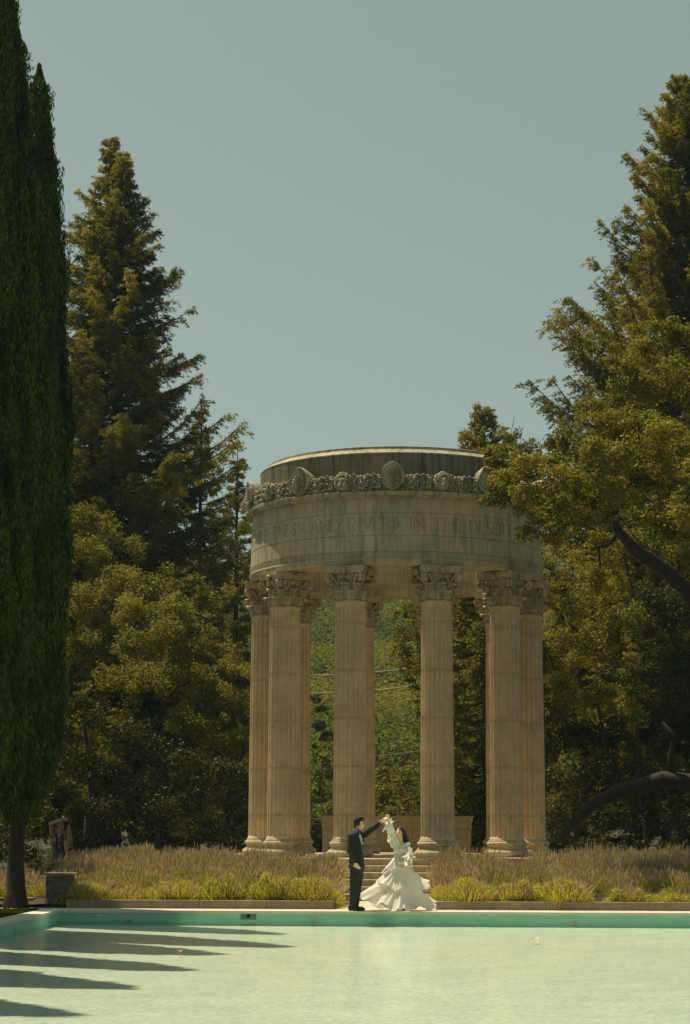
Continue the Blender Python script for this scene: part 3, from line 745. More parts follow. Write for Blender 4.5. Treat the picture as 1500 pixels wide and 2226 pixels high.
broadleaf('oak_tree', 'added oak, mostly hidden behind the cypresses, put there to shade the man with the camera', 'tree', (-11.2, 47, 0),
          [(-60,1250,46,170),(20,1300,45.5,130),(-20,1420,45,140),(60,1420,45,80),(70,1300,46,70),(-100,1450,46,150),(0,1560,46.5,110),(30,1350,42.8,70),(60,1430,42.4,60),(20,1500,42.6,70)], 'oak', .085, .05, .8)  # added tree, mostly unseen: its crown throws shade on the cameraman and bed
us = 'dark laurel bushes under the left oaks'
for i, (lab, bl) in enumerate((
    ('leftmost dark laurel bush, behind the man with the camera', [(90,1810,52,38),(60,1740,53,50),(95,1700,54,40),(120,1640,56,50),(110,1780,52,30),(20,1830,52,45),(-10,1770,53,60),(50,1850,51,35),(140,1720,54,45),(150,1830,54,35),(130,1865,51,32),(70,1872,51,32),(10,1872,51,35),(-40,1860,51,40)]),
    ('second dark laurel bush from the left, under the high oak', [(190,1560,58,70),(180,1660,57,60),(230,1700,57,60),(190,1770,56,60),(250,1810,56,45),(180,1850,56,40)]),
    ('third dark laurel bush from the left, with bright flecks of leaf', [(300,1620,57,65),(310,1710,57,60),(350,1780,56,60),(310,1830,56,45),(270,1760,56.5,40)]),
    ('fourth dark laurel bush from the left, under the lower oak', [(400,1670,57,65),(420,1750,57,55),(450,1810,56.5,50),(390,1840,56,35)]),
    ('dark laurel bush just left of the leftmost column base', [(500,1690,57.5,55),(520,1770,57.5,50),(510,1840,57,40),(560,1820,58,50),(560,1740,59,50)]))):
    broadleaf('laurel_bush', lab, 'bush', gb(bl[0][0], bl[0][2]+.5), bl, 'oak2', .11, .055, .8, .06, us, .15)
# big oak on the right, reaching in front of the temple ring
broadleaf('oak_tree', 'huge spreading oak on the right whose leaves cover part of the temple cornice', 'tree', (10.3, 46.3, 0),
    [(1075,1015,43.8,30),(1085,1060,43.4,40),(1125,1030,43.8,50),(1120,1095,43.4,45),(1180,1020,43.8,50),(1185,1090,43.8,60),(1170,1140,43.8,40),(1250,1000,44.8,60),(1260,1080,44.8,60),(1240,1150,44.8,50),(1320,940,45.8,60),(1320,1030,45.3,65),
     (1390,850,46.8,65),(1430,770,47.3,60),(1480,740,47.8,50),(1400,950,45.8,75),(1480,850,46.8,75),(1340,1110,44.8,65),(1430,1050,45.8,80),(1490,980,46.8,70),(1500,1110,45.8,70),(1300,1190,46.3,50),(1400,1180,46.8,60),(1480,1230,46.8,60),
     (1290,900,46.3,48),(1105,1050,42.4,38),(1150,1005,42,42),(1150,1085,41.8,45),(1190,1130,41.6,42),(1230,1040,41.5,55),(1230,1110,41.5,50),(1290,1060,41.5,55),(1290,990,41.5,50),(1345,1090,41.5,50),(1095,985,43,30),
     (1350,805,46.8,48),(1435,715,47.3,40),(1390,1010,41.8,70),(1460,960,41.3,70),(1500,1120,40.8,80),(1420,1150,41.3,60),(1560,1040,40.8,90),(1600,900,41.8,90),(1570,1230,40.8,70),(1060,1090,43.4,25),(1150,1165,43.6,30),(1210,1180,44.3,45),(1300,1270,46.8,45),(1080,985,43.8,28),(1215,975,44.3,45)],
    'oak', .075, .045, 1.1, .38, None, .45,
    extra_limbs=[([(1620,1560,46.8),(1560,1380,46.8),(1500,1285,46.5),(1440,1235,46.2),(1380,1195,46),(1345,1155,45.8),(1325,1110,45.6)], [.42,.33,.21,.17,.15,.11,.06]),
                 ([(1640,1760,47.8),(1560,1712,47.8),(1500,1702,47.8),(1440,1694,47.8),(1385,1710,47.8),(1330,1728,47.8),(1285,1752,47.8),(1245,1790,47.8),(1215,1825,47.8)], [.32,.26,.22,.2,.17,.155,.14,.12,.09]),
                 ([(1462,1692,47.8),(1458,1640,47.8),(1466,1600,47.8),(1440,1570,47.8)], [.10,.07,.05,.03]),
                 ])
og2 = 'dark trees behind the big oak on the right'
broadleaf('oak_tree', 'oak behind the right end of the ring, lit leaf clumps beside the capital', 'tree', gb(1270, 58), [(1215,1290,56,35),(1250,1330,56,40),(1235,1400,57,45),(1290,1420,58,60),(1200,1240,58,40),(1300,1300,57,55),(1350,1360,58,60),(1230,1500,59,55),(1300,1530,59,55)], 'oak', group=og2)
broadleaf('oak_tree', 'narrow hanging oak limb clump glowing in the dark right side', 'tree', gb(1410, 54), [(1372,1430,53,20),(1372,1470,53,24),(1370,1510,53,24),(1368,1545,53,26),(1385,1570,53,20)], 'oak', .075, .045, 1.2, .05, og2)
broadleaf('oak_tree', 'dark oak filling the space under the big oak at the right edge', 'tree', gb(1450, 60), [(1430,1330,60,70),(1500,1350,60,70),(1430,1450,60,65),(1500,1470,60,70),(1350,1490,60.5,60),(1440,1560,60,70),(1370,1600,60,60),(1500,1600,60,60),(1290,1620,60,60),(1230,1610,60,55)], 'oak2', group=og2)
us2 = 'dark laurel bushes under the right oak'
for i, (lab, bl) in enumerate((
    ('dark laurel bush against the rightmost column base', [(1215,1700,58,50),(1225,1780,57,45),(1210,1840,57,40)]),
    ('dark laurel bush in the middle under the arched limb', [(1300,1680,58,60),(1310,1780,57,55),(1290,1850,56,45)]),
    ('dark laurel bush with glinting leaves, right of the middle one', [(1390,1700,58,60),(1400,1790,57,55),(1380,1850,56,40)]),
    ('rightmost dark laurel bush at the picture edge', [(1480,1690,57,60),(1490,1780,56,60),(1470,1850,55,45),(1540,1740,56,50)]))):
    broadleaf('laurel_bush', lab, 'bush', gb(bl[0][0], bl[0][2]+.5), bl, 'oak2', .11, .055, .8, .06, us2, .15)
conifer('fir_tree', 'small spiky tree top rising behind the right of the temple rim', 'tree', gb(1060, 62), ht(885, 62), [(0, 3.2), (.5, 2.4), (.75, 1.5), (.9, .8), (1, .15)], 150, mat='oak', seed=12, rise=.5, trunk_r=.16, card=(.12, .04))
broadleaf('oak_tree', 'bushy green tree peeping over the temple rim on the right', 'tree', gb(1090, 60), [(1020,960,60,25),(1110,960,60,35),(1060,1000,60,40),(1150,985,60,35),(1130,1060,60,50)], 'oak', group=None)
# seen between the columns
broadleaf('oak_tree', 'dark oak hanging into the middle gap between the columns', 'tree', gb(1010, 72), [(868,1335,71,26),(905,1330,71,28),(885,1385,71,28),(870,1420,71,30),(900,1450,71,36),(945,1380,71,45),(950,1440,71,38),(1010,1340,71,45),(1020,1430,70,50),(1035,1530,69,50),(1000,1610,69,45),(1040,1640,68,45)], 'oak', .09, .055, .9)
broadleaf('shrub', 'dense shrub seen right of the second front column from the right', 'bush', gb(1020, 64), [(1010,1700,63,40),(1045,1760,63,40),(1010,1800,63,40)], 'oak2', .11, .055, .8, .06, None, .15)
broadleaf('leafy_tree', 'bright green leafy tree low in the gap left of the second front column', 'tree', gb(700, 70), [(695,1650,69,30),(712,1690,69,30),(690,1730,69,36),(715,1770,68,36),(685,1800,68,34),(680,1620,69,14)], 'bright', .11, .06, .8, .08)
broadleaf('leafy_tree', 'thin olive tree above the bright one in the left gap', 'tree', gb(690, 92), [(684,1520,92,15),(700,1545,92,18),(690,1580,92,22),(712,1600,92,18)], 'oak2', .12, .06, .9, .1)
broadleaf('leafy_tree', 'round leafy bush in the gap between the two middle columns', 'bush', gb(870, 70), [(880,1690,69,36),(850,1730,69,36),(905,1735,69,34),(870,1775,68,36),(835,1780,68,26),(905,1790,68,30)], 'oak', .10, .055, .9, .08)
broadleaf('leafy_tree', 'yellow autumn coloured tree behind the round leafy bush', 'tree', gb(838, 95), [(838,1650,95,16),(832,1680,95,18),(845,1700,95,16)], 'yellow', .12, .06, .9, .08)
# ------------------------------------------------------------------ hillside and its wood
mb = MB(); nx, ny = 60, 50; X0, X1, Y0, Y1 = -160, 170, 95, 520
def hz(x, y):
    t = (y-Y0)/(Y1-Y0)
    return -.6+72*t**1.1+5*math.sin(x*.03+y*.011)*t+4*math.sin(x*.011-1)*t+2.5*math.sin(y*.05+x*.04)*t
vs = [(X0+(X1-X0)*i/nx, Y0+(Y1-Y0)*j/ny, hz(X0+(X1-X0)*i/nx, Y0+(Y1-Y0)*j/ny)) for j in range(ny+1) for i in range(nx+1)]
fs = [(j*(nx+1)+i, j*(nx+1)+i+1, (j+1)*(nx+1)+i+1, (j+1)*(nx+1)+i) for j in range(ny) for i in range(nx)]
M['hill'] = plain('hill ground', (.045, .045, .018), .95, .3, .05, 0)
build('hillside', MB().add(vs, fs), M['hill'], smooth=True, kind='structure')
P_ = []; D_ = []; S_ = []
rs = np.random.RandomState(21)
for q in range(2400):
    y = rs.uniform(100, 510); cxl = CX-.0467*y
    x = cxl + (rs.uniform(-.185, .18) if q % 3 == 0 else rs.uniform(-.03, .085))*y
    r = rs.uniform(1.6, 3.6)*(1+.3*(y > 200)); z = hz(x, y)+r*.8; n = int(480*min(1, 170/y)+170)
    d = rs.normal(size=(n, 3)); d /= np.linalg.norm(d, axis=1, keepdims=True); d[:, 2] = np.abs(d[:, 2])*1.15-.2
    k = 1+.25*np.sin(d[:, :1]*6+q)*np.sin(d[:, 1:2]*7+d[:, 2:]*5)
    P_.append(np.array([x, y, z])+d*r*k*rs.uniform(.7, 1.05, (n, 1))); D_.append(d); S_.append(np.full((n, 1), .17+y*.0009))
P_ = np.concatenate(P_); S_ = np.concatenate(S_)
V = leaves(P_, np.concatenate(D_)+np.array([0, 0, .4]), S_, S_*.7, None, .7)
link('hillside_wood', quads('hillside_wood', V), M['hillwood'], kind='stuff', label='hazy wooded slope far behind the columns', cat='wood')
# ------------------------------------------------------------------ overhead wires
mw, n, b = newmat('pale wire'); b.inputs['Base Color'].default_value = (.22, .20, .15, 1); b.inputs['Roughness'].default_value = .5
mk, n, b = newmat('dark wire'); b.inputs['Base Color'].default_value = (.03, .03, .03, 1); b.inputs['Roughness'].default_value = .6
for (ya, yb, mt_, rr, lab) in ((1434, 1417, mk, .012, 'uppermost of the thin grey overhead wires crossing between the columns'), (1459, 1443, mw, .012, 'thin pale overhead wire, second from the top'),
                          (1476, 1458, mk, .014, 'black overhead wire just above the thick pale one'), (1498, 1482, mw, .012, 'thick pale overhead wire crossing between the columns'),
                          (1640, 1627, mk, .016, 'lowest black overhead wire, in the gap between the middle columns')):
    a = at(560, ya+8, 88); b_ = at(1010, yb-8, 86); e = empty('overhead_wire', a, label=lab, cat='wire', group='overhead wires behind the temple')
    pts = [Vector((0, 0, 0)).lerp(b_-a, t/16)-Vector((0, 0, .25*math.sin(math.pi*t/16))) for t in range(17)]
    build('strand', MB().tube(pts, rr, 6), mt_, e)
    # porcelain knob where it leaves for the next pole
    build('clamp', MB().ball((0, 0, 0), .06, 8, 6), mk, e)
# wire fence behind the screen wall
fe = empty('wire_fence', at(870, 1794, 60), label='thin wire fence on posts behind the low stone wall', cat='fence')
mb = MB()
xa, xb = at(660, 1780, 60).x-fe.location.x, at(1200, 1780, 60).x-fe.location.x
for py in (1770, 1780, 1792): 
    zz_ = at(870, py, 60).z-fe.location.z; build('rail', MB().tube([(xa, 0, zz_), (xb, 0, zz_)], .005, 6), mk, fe)
for i in range(6):
    x_ = xa+(xb-xa)*i/5; build('post', MB().tube([(x_, .02, -fe.location.z-.1), (x_, .02, at(870, 1767, 60).z-fe.location.z)], .025, 6), mk, fe)
# ------------------------------------------------------------------ planting beds
def kerb(name, x0, x1, y0, y1, label):
    t = empty(name, ((x0+x1)/2, y0, 0), label=label, cat='kerb'); o = (x0+x1)/2
    def seg(a, b):
        mb = MB().box((a[0]-o, a[1]-y0, -.05), (b[0]-o, b[1]-y0, .158)); ob = build('kerb_block', mb, M['concrete'], t)
        bv = ob.modifiers.new('b', 'BEVEL'); bv.width = .008; bv.segments = 2; return ob
    n = 4
    for i in range(n):
        seg((x0+(x1-x0)*i/n+.002, y0), (x0+(x1-x0)*(i+1)/n-.002, y0+.15))
    sx = x1 if abs(x1) < abs(x0) else x0
    seg((sx-(.15 if sx == x1 else 0), y0+.154), (sx+(0 if sx == x1 else .15), y1))
    return t
kerb('bed_kerb', -6.25, -1.0, 39.06, 43.6, 'low concrete kerb in front of the left lavender bed')
kerb('bed_kerb', 1.0, 9.5, 39.06, 43.6, 'low concrete kerb in front of the right lavender bed')
kerb('bed_kerb', -14, -7.1, 40.0, 41.0, 'short shaded kerb left of the stone post')
def bedz(x, y): return .06+.46*max(0, min(1, (y-39.6)/3.6))*max(0, min(1, (9.2-abs(x))/2.5))
for sgn, nm in ((-1, 'left'), (1, 'right')):
    mb = MB(); nx, ny = 40, 16; xs = [1.13+(9.3-1.13)*i/nx for i in range(nx+1)]; ys = [39.2+(49-39.2)*j/ny for j in range(ny+1)]
    vs = [(sgn*x, y, bedz(x, y)) for y in ys for x in xs]; fs = [(j*(nx+1)+i, j*(nx+1)+i+1, (j+1)*(nx+1)+i+1, (j+1)*(nx+1)+i) for j in range(ny) for i in range(nx)]
    if sgn < 0: fs = [tuple(reversed(f)) for f in fs]
    # keep the soil out of the stepped platform
    fs = [f for f in fs if all(math.hypot(vs[i][0], vs[i][1]-TY) > 6.6 for i in f)]
    build('bed_soil', MB().add(vs, fs), M['soil'], kind='structure')
def blades(P0, P1, w):
    """thin upright blades from P0 to P1"""
    n = len(P0); d = P1-P0; s = np.cross(d, rdir(n)); s = unit(s)*w/2
    return np.stack([P0-s, P0+s, P1+s*.35, P1-s*.35], 1)
def lav_stems(cx, cy, cz, rr, h, n, rs, flower=.6):
    """one bush: stems fan from the crown, faded flower spikes at their tips; returns (stems, flowers)"""
    a = rs.uniform(0, 2*math.pi, n); u = rs.uniform(0, 1, n)**.6
    bx = np.stack([cx+rr*.45*u*np.cos(a), cy+rr*.45*u*np.sin(a), np.full(n, cz)], 1)
    ln = h*rs.uniform(.45, 1.1, n)
    tx = np.stack([cx+rr*1.05*u*np.cos(a)+rs.normal(size=n)*.05+.04*h, cy+rr*1.05*u*np.sin(a)+rs.normal(size=n)*.05, cz+ln*(1-.42*u**2)], 1)
    S = blades(bx, tx, .013)
    k = rs.rand(n) < flower*(ln/h > .7); d = unit(tx-bx)[k]
    Fv = blades(tx[k]-d*.01, tx[k]+d*rs.uniform(.05, .10, (k.sum(), 1)), .021)
    return S, Fv
rs = np.random.RandomState(33)
front = [(-6.0, 'lavender clump at the left end of the left bed, beside the stone post'), (-5.15, 'second lavender clump from the left in the front row of the left bed'), (-4.2, 'third lavender clump from the left, right of a gap in the left bed'),
         (-3.2, 'fourth lavender clump from the left in the left bed'), (-2.2, 'fifth lavender clump from the left, spilling over the kerb'), (-1.45, 'lavender clump at the path end of the left bed'),
         (1.6, 'lavender clump at the path end of the right bed, behind the dress'), (2.6, 'second lavender clump from the path in the right bed'), (3.5, 'third lavender clump in the right bed, spilling over the kerb'), (4.75, 'fourth lavender clump in the right bed, right of the dry gap'),
         (5.7, 'fifth lavender clump in the right bed, where the shade begins'), (6.6, 'shaded lavender clump near the right picture edge')]
for x, lab in front:
    t = empty('lavender_bush', (x, rs.uniform(39.45, 39.72), .06), label=lab, cat='lavender', group='lavender clumps of the front row')
    S, Fv = [], []; hh = rs.uniform(.38, .72); wd = rs.uniform(.38, .78)
    for q in range(9):
        a = rs.uniform(0, 6.28); u = rs.uniform(0, .55)
        s_, f_ = lav_stems(wd*u*math.cos(a), wd*.55*u*math.sin(a), 0, wd*.62, hh*(.86-.35*u), 420, rs, .22); S.append(s_); Fv.append(f_)
    n = 9000; d_ = rs.normal(size=(n, 3)); d_ /= np.linalg.norm(d_, axis=1, keepdims=True); d_[:, 2] = np.abs(d_[:, 2])
    lump = 1+.16*np.sin(7*d_[:, :1]+x)*np.sin(6*d_[:, 2:]+2*x)
    Pq = d_*np.array([wd, wd*.62, hh*.82])*lump*rs.uniform(.72, 1.06, (n, 1)); Pq[:, 2] -= .03
    S.append(leaves(Pq, d_, .06, .013, d_*.9+np.array([0, 0, .5]), .9))
    link('foliage', quads('foliage', np.concatenate(S)), M['lavfront'], t); link('flowers', quads('flowers', np.concatenate(Fv)), M['lavflower'], t, kind='stuff')
for sgn, nm in ((-1, 'left'), (1, 'right')):
    S, Fv = [], []
    for q in range(560):
        x = rs.uniform(1.22, 9.3) if q > 60 else rs.uniform(1.15, 1.5); y = rs.uniform(40.5, 46.5) if q > 60 else rs.uniform(39.8, 43.4)
        if x > 7.6 and rs.rand() < .5: continue
        if math.hypot(x, y-TY) < 7.35: continue
        h = (rs.uniform(.36, .58)+.10*math.sin(x*2.1+sgn)*math.sin(y*2.7+x))*(.8 if y < 40.7 else 1)*(1-.25*max(0, x-7)/2.5)
        if sgn < 0 and x > 6.9: h *= .9
        s_, f_ = lav_stems(sgn*x, y, bedz(x, y), rs.uniform(.26, .4), h, 170, rs, .95); S.append(s_); Fv.append(f_)
    t = link('lavender_bed', quads('lavender_bed', np.concatenate(S)), M['lavleaf'], kind='stuff', label='mass of faded lavender filling the %s bed' % nm, cat='lavender')
    link('flowers', quads('flowers', np.concatenate(Fv)), M['lavflower'], t, kind='stuff')
# lawn blades near the pool corner
n = 26000; P0 = np.stack([rs.uniform(-9.5, -PX-.42, n), rs.uniform(30, 38.3, n), np.zeros(n)], 1); P1 = P0+rs.normal(size=(n, 3))*.012; P1[:, 2] = rs.uniform(.02, .05, n)
link('lawn_grass', quads('lawn_grass', blades(P0, P1, .012)), M['grass'], kind='stuff', label='short lawn grass under the cypresses', cat='grass')
# shaded shrubs left of the stone post
for px, Y, rp, lab in ((75, 42.5, 34, 'low shaded shrub in front of the cypress trunk, left of the stone post'), (112, 42.0, 34, 'dark low shrub touching the stone post')):
    broadleaf('low_shrub', lab, 'bush', gb(px, Y), [(px, 1915, Y, rp), (px+18, 1935, Y, rp*.8), (px-16, 1940, Y, rp*.7), (px+8, 1890, Y+.2, rp*.7)], 'oak2', .06, .025, 1.0, .03, 'low shrubs by the stone post', .1)
# rough stone post
a = at(130, 1972, 39.6); t = empty('stone_post', (a.x, 39.6, 0), label='squat rough stone post at the left end of the lavender bed', cat='post')
mb = MB(); lv = [(0, .30), (.12, .28), (.3, .265), (.5, .26), (.62, .262)]; nb_ = 20; vs = []; fs = []
for z, r in lv:
    for i in range(nb_):
        an = 2*math.pi*i/nb_; k = 1/max(abs(math.cos(an)), abs(math.sin(an)))**.75
        rr = r*k*(1+.05*math.sin(i*7.3+z*31)+.04*math.sin(i*3.1+z*17)); vs.append((rr*math.cos(an), rr*math.sin(an), z))
for k in range(len(lv)-1):
    for i in range(nb_): fs.append((k*nb_+i, k*nb_+(i+1) % nb_, (k+1)*nb_+(i+1) % nb_, (k+1)*nb_+i))
build('shaft', MB().add(vs, fs), M['rough'], t, angle=30)
ob = build('cap_stone', MB().box((-.29, -.28, .62), (.29, .28, .665)), M['concrete'], t); bv = ob.modifiers.new('b', 'BEVEL'); bv.width = .012
# pool fittings
a = at(540, 1992, PY1-.012)
t = empty('pool_inlet', a, label='square teal inlet plate with a black round hole set in the far pool wall', cat='pool inlet')
mp = plain('teal plate', (.07, .20, .17), .5, .1, 5, 0); mbk = plain('black hole', (.004, .004, .004), .8, 0, 5, 0)
build('plate', MB().box((-.15, 0, -.062), (.15, .02, .062)), mp, t)
pts = [(.03*math.cos(q/16*6.283), -.002, .002+.03*math.sin(q/16*6.283)) for q in range(17)]
build('ring', MB().tube(pts, .008, 6, caps=False), mbk, t)
build('hole', MB().tube([(0, -.004, .002), (0, .01, .002)], .03, 16), mbk, t)  # solid black disc, the dark of the opening put into its colour
lf = plain('orange leaf', (.45, .17, .05), .7, .2, 40, 0); lf2 = plain('pale leaf', (.6, .5, .3), .7, .2, 40, 0)
def on_water(px, py):
    d = FW*F + RT2*(px-750) + UP2*(1113-py); tt = (WZ+.004-CZ)/d.z; return Vector((CX+d.x*tt, d.y*tt, WZ+.004))
for px, py, s, mt_, lab in ((683, 2004, .07, lf, 'small orange leaf floating by the far wall left of the man'), (1246, 2006, .06, lf, 'small orange leaf floating by the far wall on the right'), (276, 2000, .07, lf2, 'pale leaf floating at the end of the white pole'),
                       (390, 2069, .07, lf, 'orange leaf floating at the tip of a cypress shadow'), (1163, 2042, .09, lf2, 'pale leaf floating alone on the right half of the pool'), (297, 1998, .06, lf, 'orange leaf right beside the pale leaf near the pool wall')):
    p = on_water(px, py); p.y = min(p.y, PY1-.08)
    t = empty('floating_leaf', p, label=lab, cat='leaf', group='leaves floating on the pool')
    vs = []; fs = []
    for i in range(9):
        u = i/8; wdt = s*.55*math.sin(math.pi*min(.97, u+.03))**.8
        vs += [(-wdt, s*(u*2-1), .012*math.sin(3*u)+.02*wdt/s), (0, s*(u*2-1), .012*math.sin(3*u)), (wdt, s*(u*2-1), .012*math.sin(3*u)+.03*wdt/s)]
    for i in range(8): fs += [(i*3, i*3+1, i*3+4, i*3+3), (i*3+1, i*3+2, i*3+5, i*3+4)]
    ob = build('blade', MB().add(vs, fs), mt_, t); so_ = ob.modifiers.new('s', 'SOLIDIFY'); so_.thickness = .003; t.rotation_euler.z = px
    build('stalk', MB().tube([(0, s, .01), (.01, s*1.5, .02)], .003, 5), mt_, t)
mwh = plain('white pole', (.7, .7, .62), .4, .05, 5, 0)
t = empty('pool_pole', at(212, 1988, PY1-.05), label='thin white pole slanting from the far pool wall into the water', cat='pole')
build('rod', MB().tube([(0, 0, 0), Vector(on_water(272, 2001))-t.location], .011, 8), mwh, t)
build('tip', MB().ball(Vector(on_water(272, 2001))-t.location, .02, 8, 6), mwh, t)
# ------------------------------------------------------------------ people
mskin = plain('warm skin', (.84, .57, .37), .5, .05, 9, 0); mskin_shade = plain('tanned skin', (.30, .17, .10), .5, .08, 9, 0)  # second skin is darkened so the shade on the cameraman is in its colour
msuit = plain('dark green black suit wool', (.010, .016, .015), .75, .25, 30, .3); mshirt = plain('pale blue shirt', (.42, .52, .52), .7, .05, 30, .2)
mhair = plain('dark brown hair', (.022, .011, .007), .42, .5, 60, .5); mshoe = plain('black leather', (.010, .009, .008), .35, .1, 20, 0)
mt, n, b = newmat('sheer ivory cloth'); b.inputs['Base Color'].default_value = (.88, .86, .78, 1); b.inputs['Roughness'].default_value = .8
co = coords(n); c = ramp(n, noise(n, co, 22, 5), [(.35, (.93, .89, .80)), (.65, (.98, .95, .87))]); n.links.new(c, b.inputs['Base Color'])
bump(n, b, noise(n, co, 60, 4), .5, .006)
t = n.nodes.new('ShaderNodeBsdfTranslucent'); n.links.new(c, t.inputs[0]); ms = n.nodes.new('ShaderNodeMixShader'); ms.inputs[0].default_value = .26
n.links.new(b.outputs[0], ms.inputs[1]); n.links.new(t.outputs[0], ms.inputs[2]); n.links.new(ms.outputs[0], n.nodes['Material Output'].inputs[0])
mdress = mt
def blend(name, mb, mat, parent, vox, sm=3):
    """weld overlapping tapered forms into ONE continuous surface"""
    o = build(name, mb, mat, parent, smooth=True)
    rm = o.modifiers.new('r', 'REMESH'); rm.mode = 'VOXEL'; rm.voxel_size = vox; rm.use_smooth_shade = True
    s_ = o.modifiers.new('s', 'SMOOTH'); s_.factor = .6; s_.iterations = sm
    return o
def cap(mb, pts, rad, seg=12):
    """round-ended tapering limb"""
    mb.tube(pts, rad, seg); mb.ball(pts[0], rad[0], 12, 8); mb.ball(pts[-1], rad[-1], 12, 8)
    for p, r_ in zip(pts[1:-1], rad[1:-1]): mb.ball(p, r_, 12, 8)
def hand(mb, wrist, tip, normal, curl=.5, s=1.0, thumb=1):
    """palm, five separate bent fingers; tip gives the direction, normal the back of the hand"""
    wv = Vector(wrist); d = (Vector(tip)-wv).normalized(); nrm = Vector(normal); nrm = (nrm-d*nrm.dot(d)).normalized(); sd = d.cross(nrm)*thumb
    cap(mb, [wv, wv+d*.03*s, wv+d*.075*s], [.026*s, .030*s, .028*s])
    for i in (-1.5, -.5, .5, 1.5): cap(mb, [wv+d*.025*s+sd*.008*i*s, wv+d*.088*s+sd*.0195*i*s], [.013*s, .0115*s], 8)
    for i, L in zip((-1.5, -.5, .5, 1.5), (.062, .078, .084, .074)):
        p = wv+d*.088*s+sd*.0195*i*s; pts = [p]; a = 0
        for q, fr_ in enumerate((.42, .32, .26)):
            a += curl*(.35+.3*q); dd = d*math.cos(a)-nrm*math.sin(a)+sd*.06*i; p = p+dd.normalized()*L*fr_*s; pts.append(p)
        cap(mb, pts, [.0105*s, .0098*s, .009*s, .008*s], 8)
    p = wv+d*.028*s+sd*.028*s; q1 = p+(d*.7+sd*.65-nrm*.2)*.038*s; q2 = q1+(d*.9+sd*.25-nrm*.35)*.032*s
    cap(mb, [p, q1, q2], [.0145*s, .0115*s, .0095*s], 8)
def head(mb, c, fd, up, s=1.0):
    """skull, jaw, face features; fd = facing direction"""
    c = Vector(c); f = Vector(fd).normalized(); u = Vector(up); u = (u-f*u.dot(f)).normalized(); l = u.cross(f)
    mt_ = Matrix((l, f, u)).transposed().to_4x4(); mt_.translation = c
    mb.ball((0, -.012, .028), (.073*s, .092*s, .088*s), 24, 16, mt_)       # skull
    mb.ball((0, .028, -.022), (.056*s, .062*s, .078*s), 20, 14, mt_)       # face
    mb.ball((0, .052, -.082), (.026*s, .026*s, .024*s), 12, 8, mt_)        # chin
    for sg in (-1, 1):
        mb.ball((sg*.030, .062, -.018), (.024, .022, .022), 10, 8, mt_)    # cheek
        mb.ball((sg*.028, .078, .020), (.024, .012, .007), 10, 8, mt_)     # brow
        mb.ball((sg*.028, .080, .004), (.0125, .008, .0075), 10, 8, mt_)   # eyelid
        mb.ball((sg*.072, -.005, -.006), (.010, .020, .030), 10, 8, mt_)   # ear
        mb.ball((sg*.040, .03, -.058), (.022, .035, .022), 10, 8, mt_)     # jaw corner
    mb.tube([(0, .084, .012), (0, .100, -.010), (0, .112, -.028)], [.008, .010, .013], 8, mtx=mt_)
    mb.ball((0, .103, -.031), (.016, .012, .009), 10, 8, mt_)
    mb.ball((0, .088, -.050), (.023, .010, .006), 10, 8, mt_); mb.ball((0, .087, -.060), (.020, .010, .007), 10, 8, mt_)
    return mt_
def facemarks(parent, mt_, lips=(.45, .13, .10), smile=False):
    me_ = plain('dark eye', (.02, .012, .008), .3, 0, 9, 0); ml = plain('lips', lips, .45, 0, 9, 0)
    for sg in (-1, 1):
        build('eye', MB().ball((sg*.028, .0855, .004), (.0105, .006, .0058), 10, 8, mt_), me_, parent, smooth=True)
        build('eyebrow', MB().tube([(sg*.014, .0905, .021), (sg*.03, .0895, .026), (sg*.044, .082, .021)], [.003, .0045, .0025], 6, mtx=mt_), mhair, parent, smooth=True)
    w_ = .026 if smile else .020
    build('mouth', MB().tube([(-w_, .087, -.050 if smile else -.055), (-w_*.5, .094, -.055), (0, .097, -.057), (w_*.5, .094, -.055), (w_, .087, -.050 if smile else -.055)], [.002, .005, .006, .005, .002], 6, mtx=mt_), ml, parent, smooth=True)
# --- man in the dark suit
YM = 38.32
def pm_(px, py, dy=0): return at(px, py, YM+dy)
man = empty('person', (pm_(770, 1980).x, YM, 0), label='dark haired man in a black suit holding up the bride\'s hand', cat='person')
O = Vector(man.location)
def q(px, py, dy=0): return pm_(px, py, dy)-O
ank1, ank2 = q(767, 1968, -.09), q(773, 1967, .10)
mb = MB()
for a_, k_, h_ in ((ank1, q(769, 1930, -.11), q(774, 1884, -.10)), (ank2, q(777, 1930, .08), q(779, 1884, .09))):
    cap(mb, [h_, k_, a_], [.085, .055, .04])
cap(mb, [q(776, 1882), q(775, 1860), q(774, 1832), q(776, 1820)], [.13, .12, .14, .11])
cap(mb, [q(776, 1820), q(778.5, 1808), q(779.5, 1797)], [.075, .060, .058])
hm = head(mb, q(781, 1791.5), (.93, -.34, -.04), (.02, 0, 1), 1.06)
shF, elF, wrF = q(782, 1819, .17), q(806, 1803.5, .14), q(829, 1787, .06)
cap(mb, [shF, elF, wrF], [.052, .042, .028])
hand(mb, wrF, q(843, 1774, .0), (-.4, -.5, .8), .55, 1.08)
shN, elN, wrN = q(765, 1819, -.17), q(761.5, 1849, -.24), q(772, 1875, -.22)
cap(mb, [shN, elN, wrN], [.052, .042, .028]); hand(mb, wrN, q(779, 1888, -.20), (0, -1, .1), .5, 1.08)
body = blend('body', mb, mskin, man, .0062)
facemarks(man, hm, (.42, .18, .13))
mb = MB()                                           # trousers
for a_, k_, h_, sg in ((ank1, q(769, 1930, -.11), q(774, 1886, -.10), -1), (ank2, q(777, 1930, .08), q(779, 1886, .09), 1)):
    cap(mb, [h_+Vector((0, 0, .03)), (h_+k_)/2, k_, (k_+a_)/2, a_+Vector((0, 0, .02))], [.118, .104, .080, .074, .070])
cap(mb, [q(776, 1886), q(775.5, 1868)], [.145, .14])
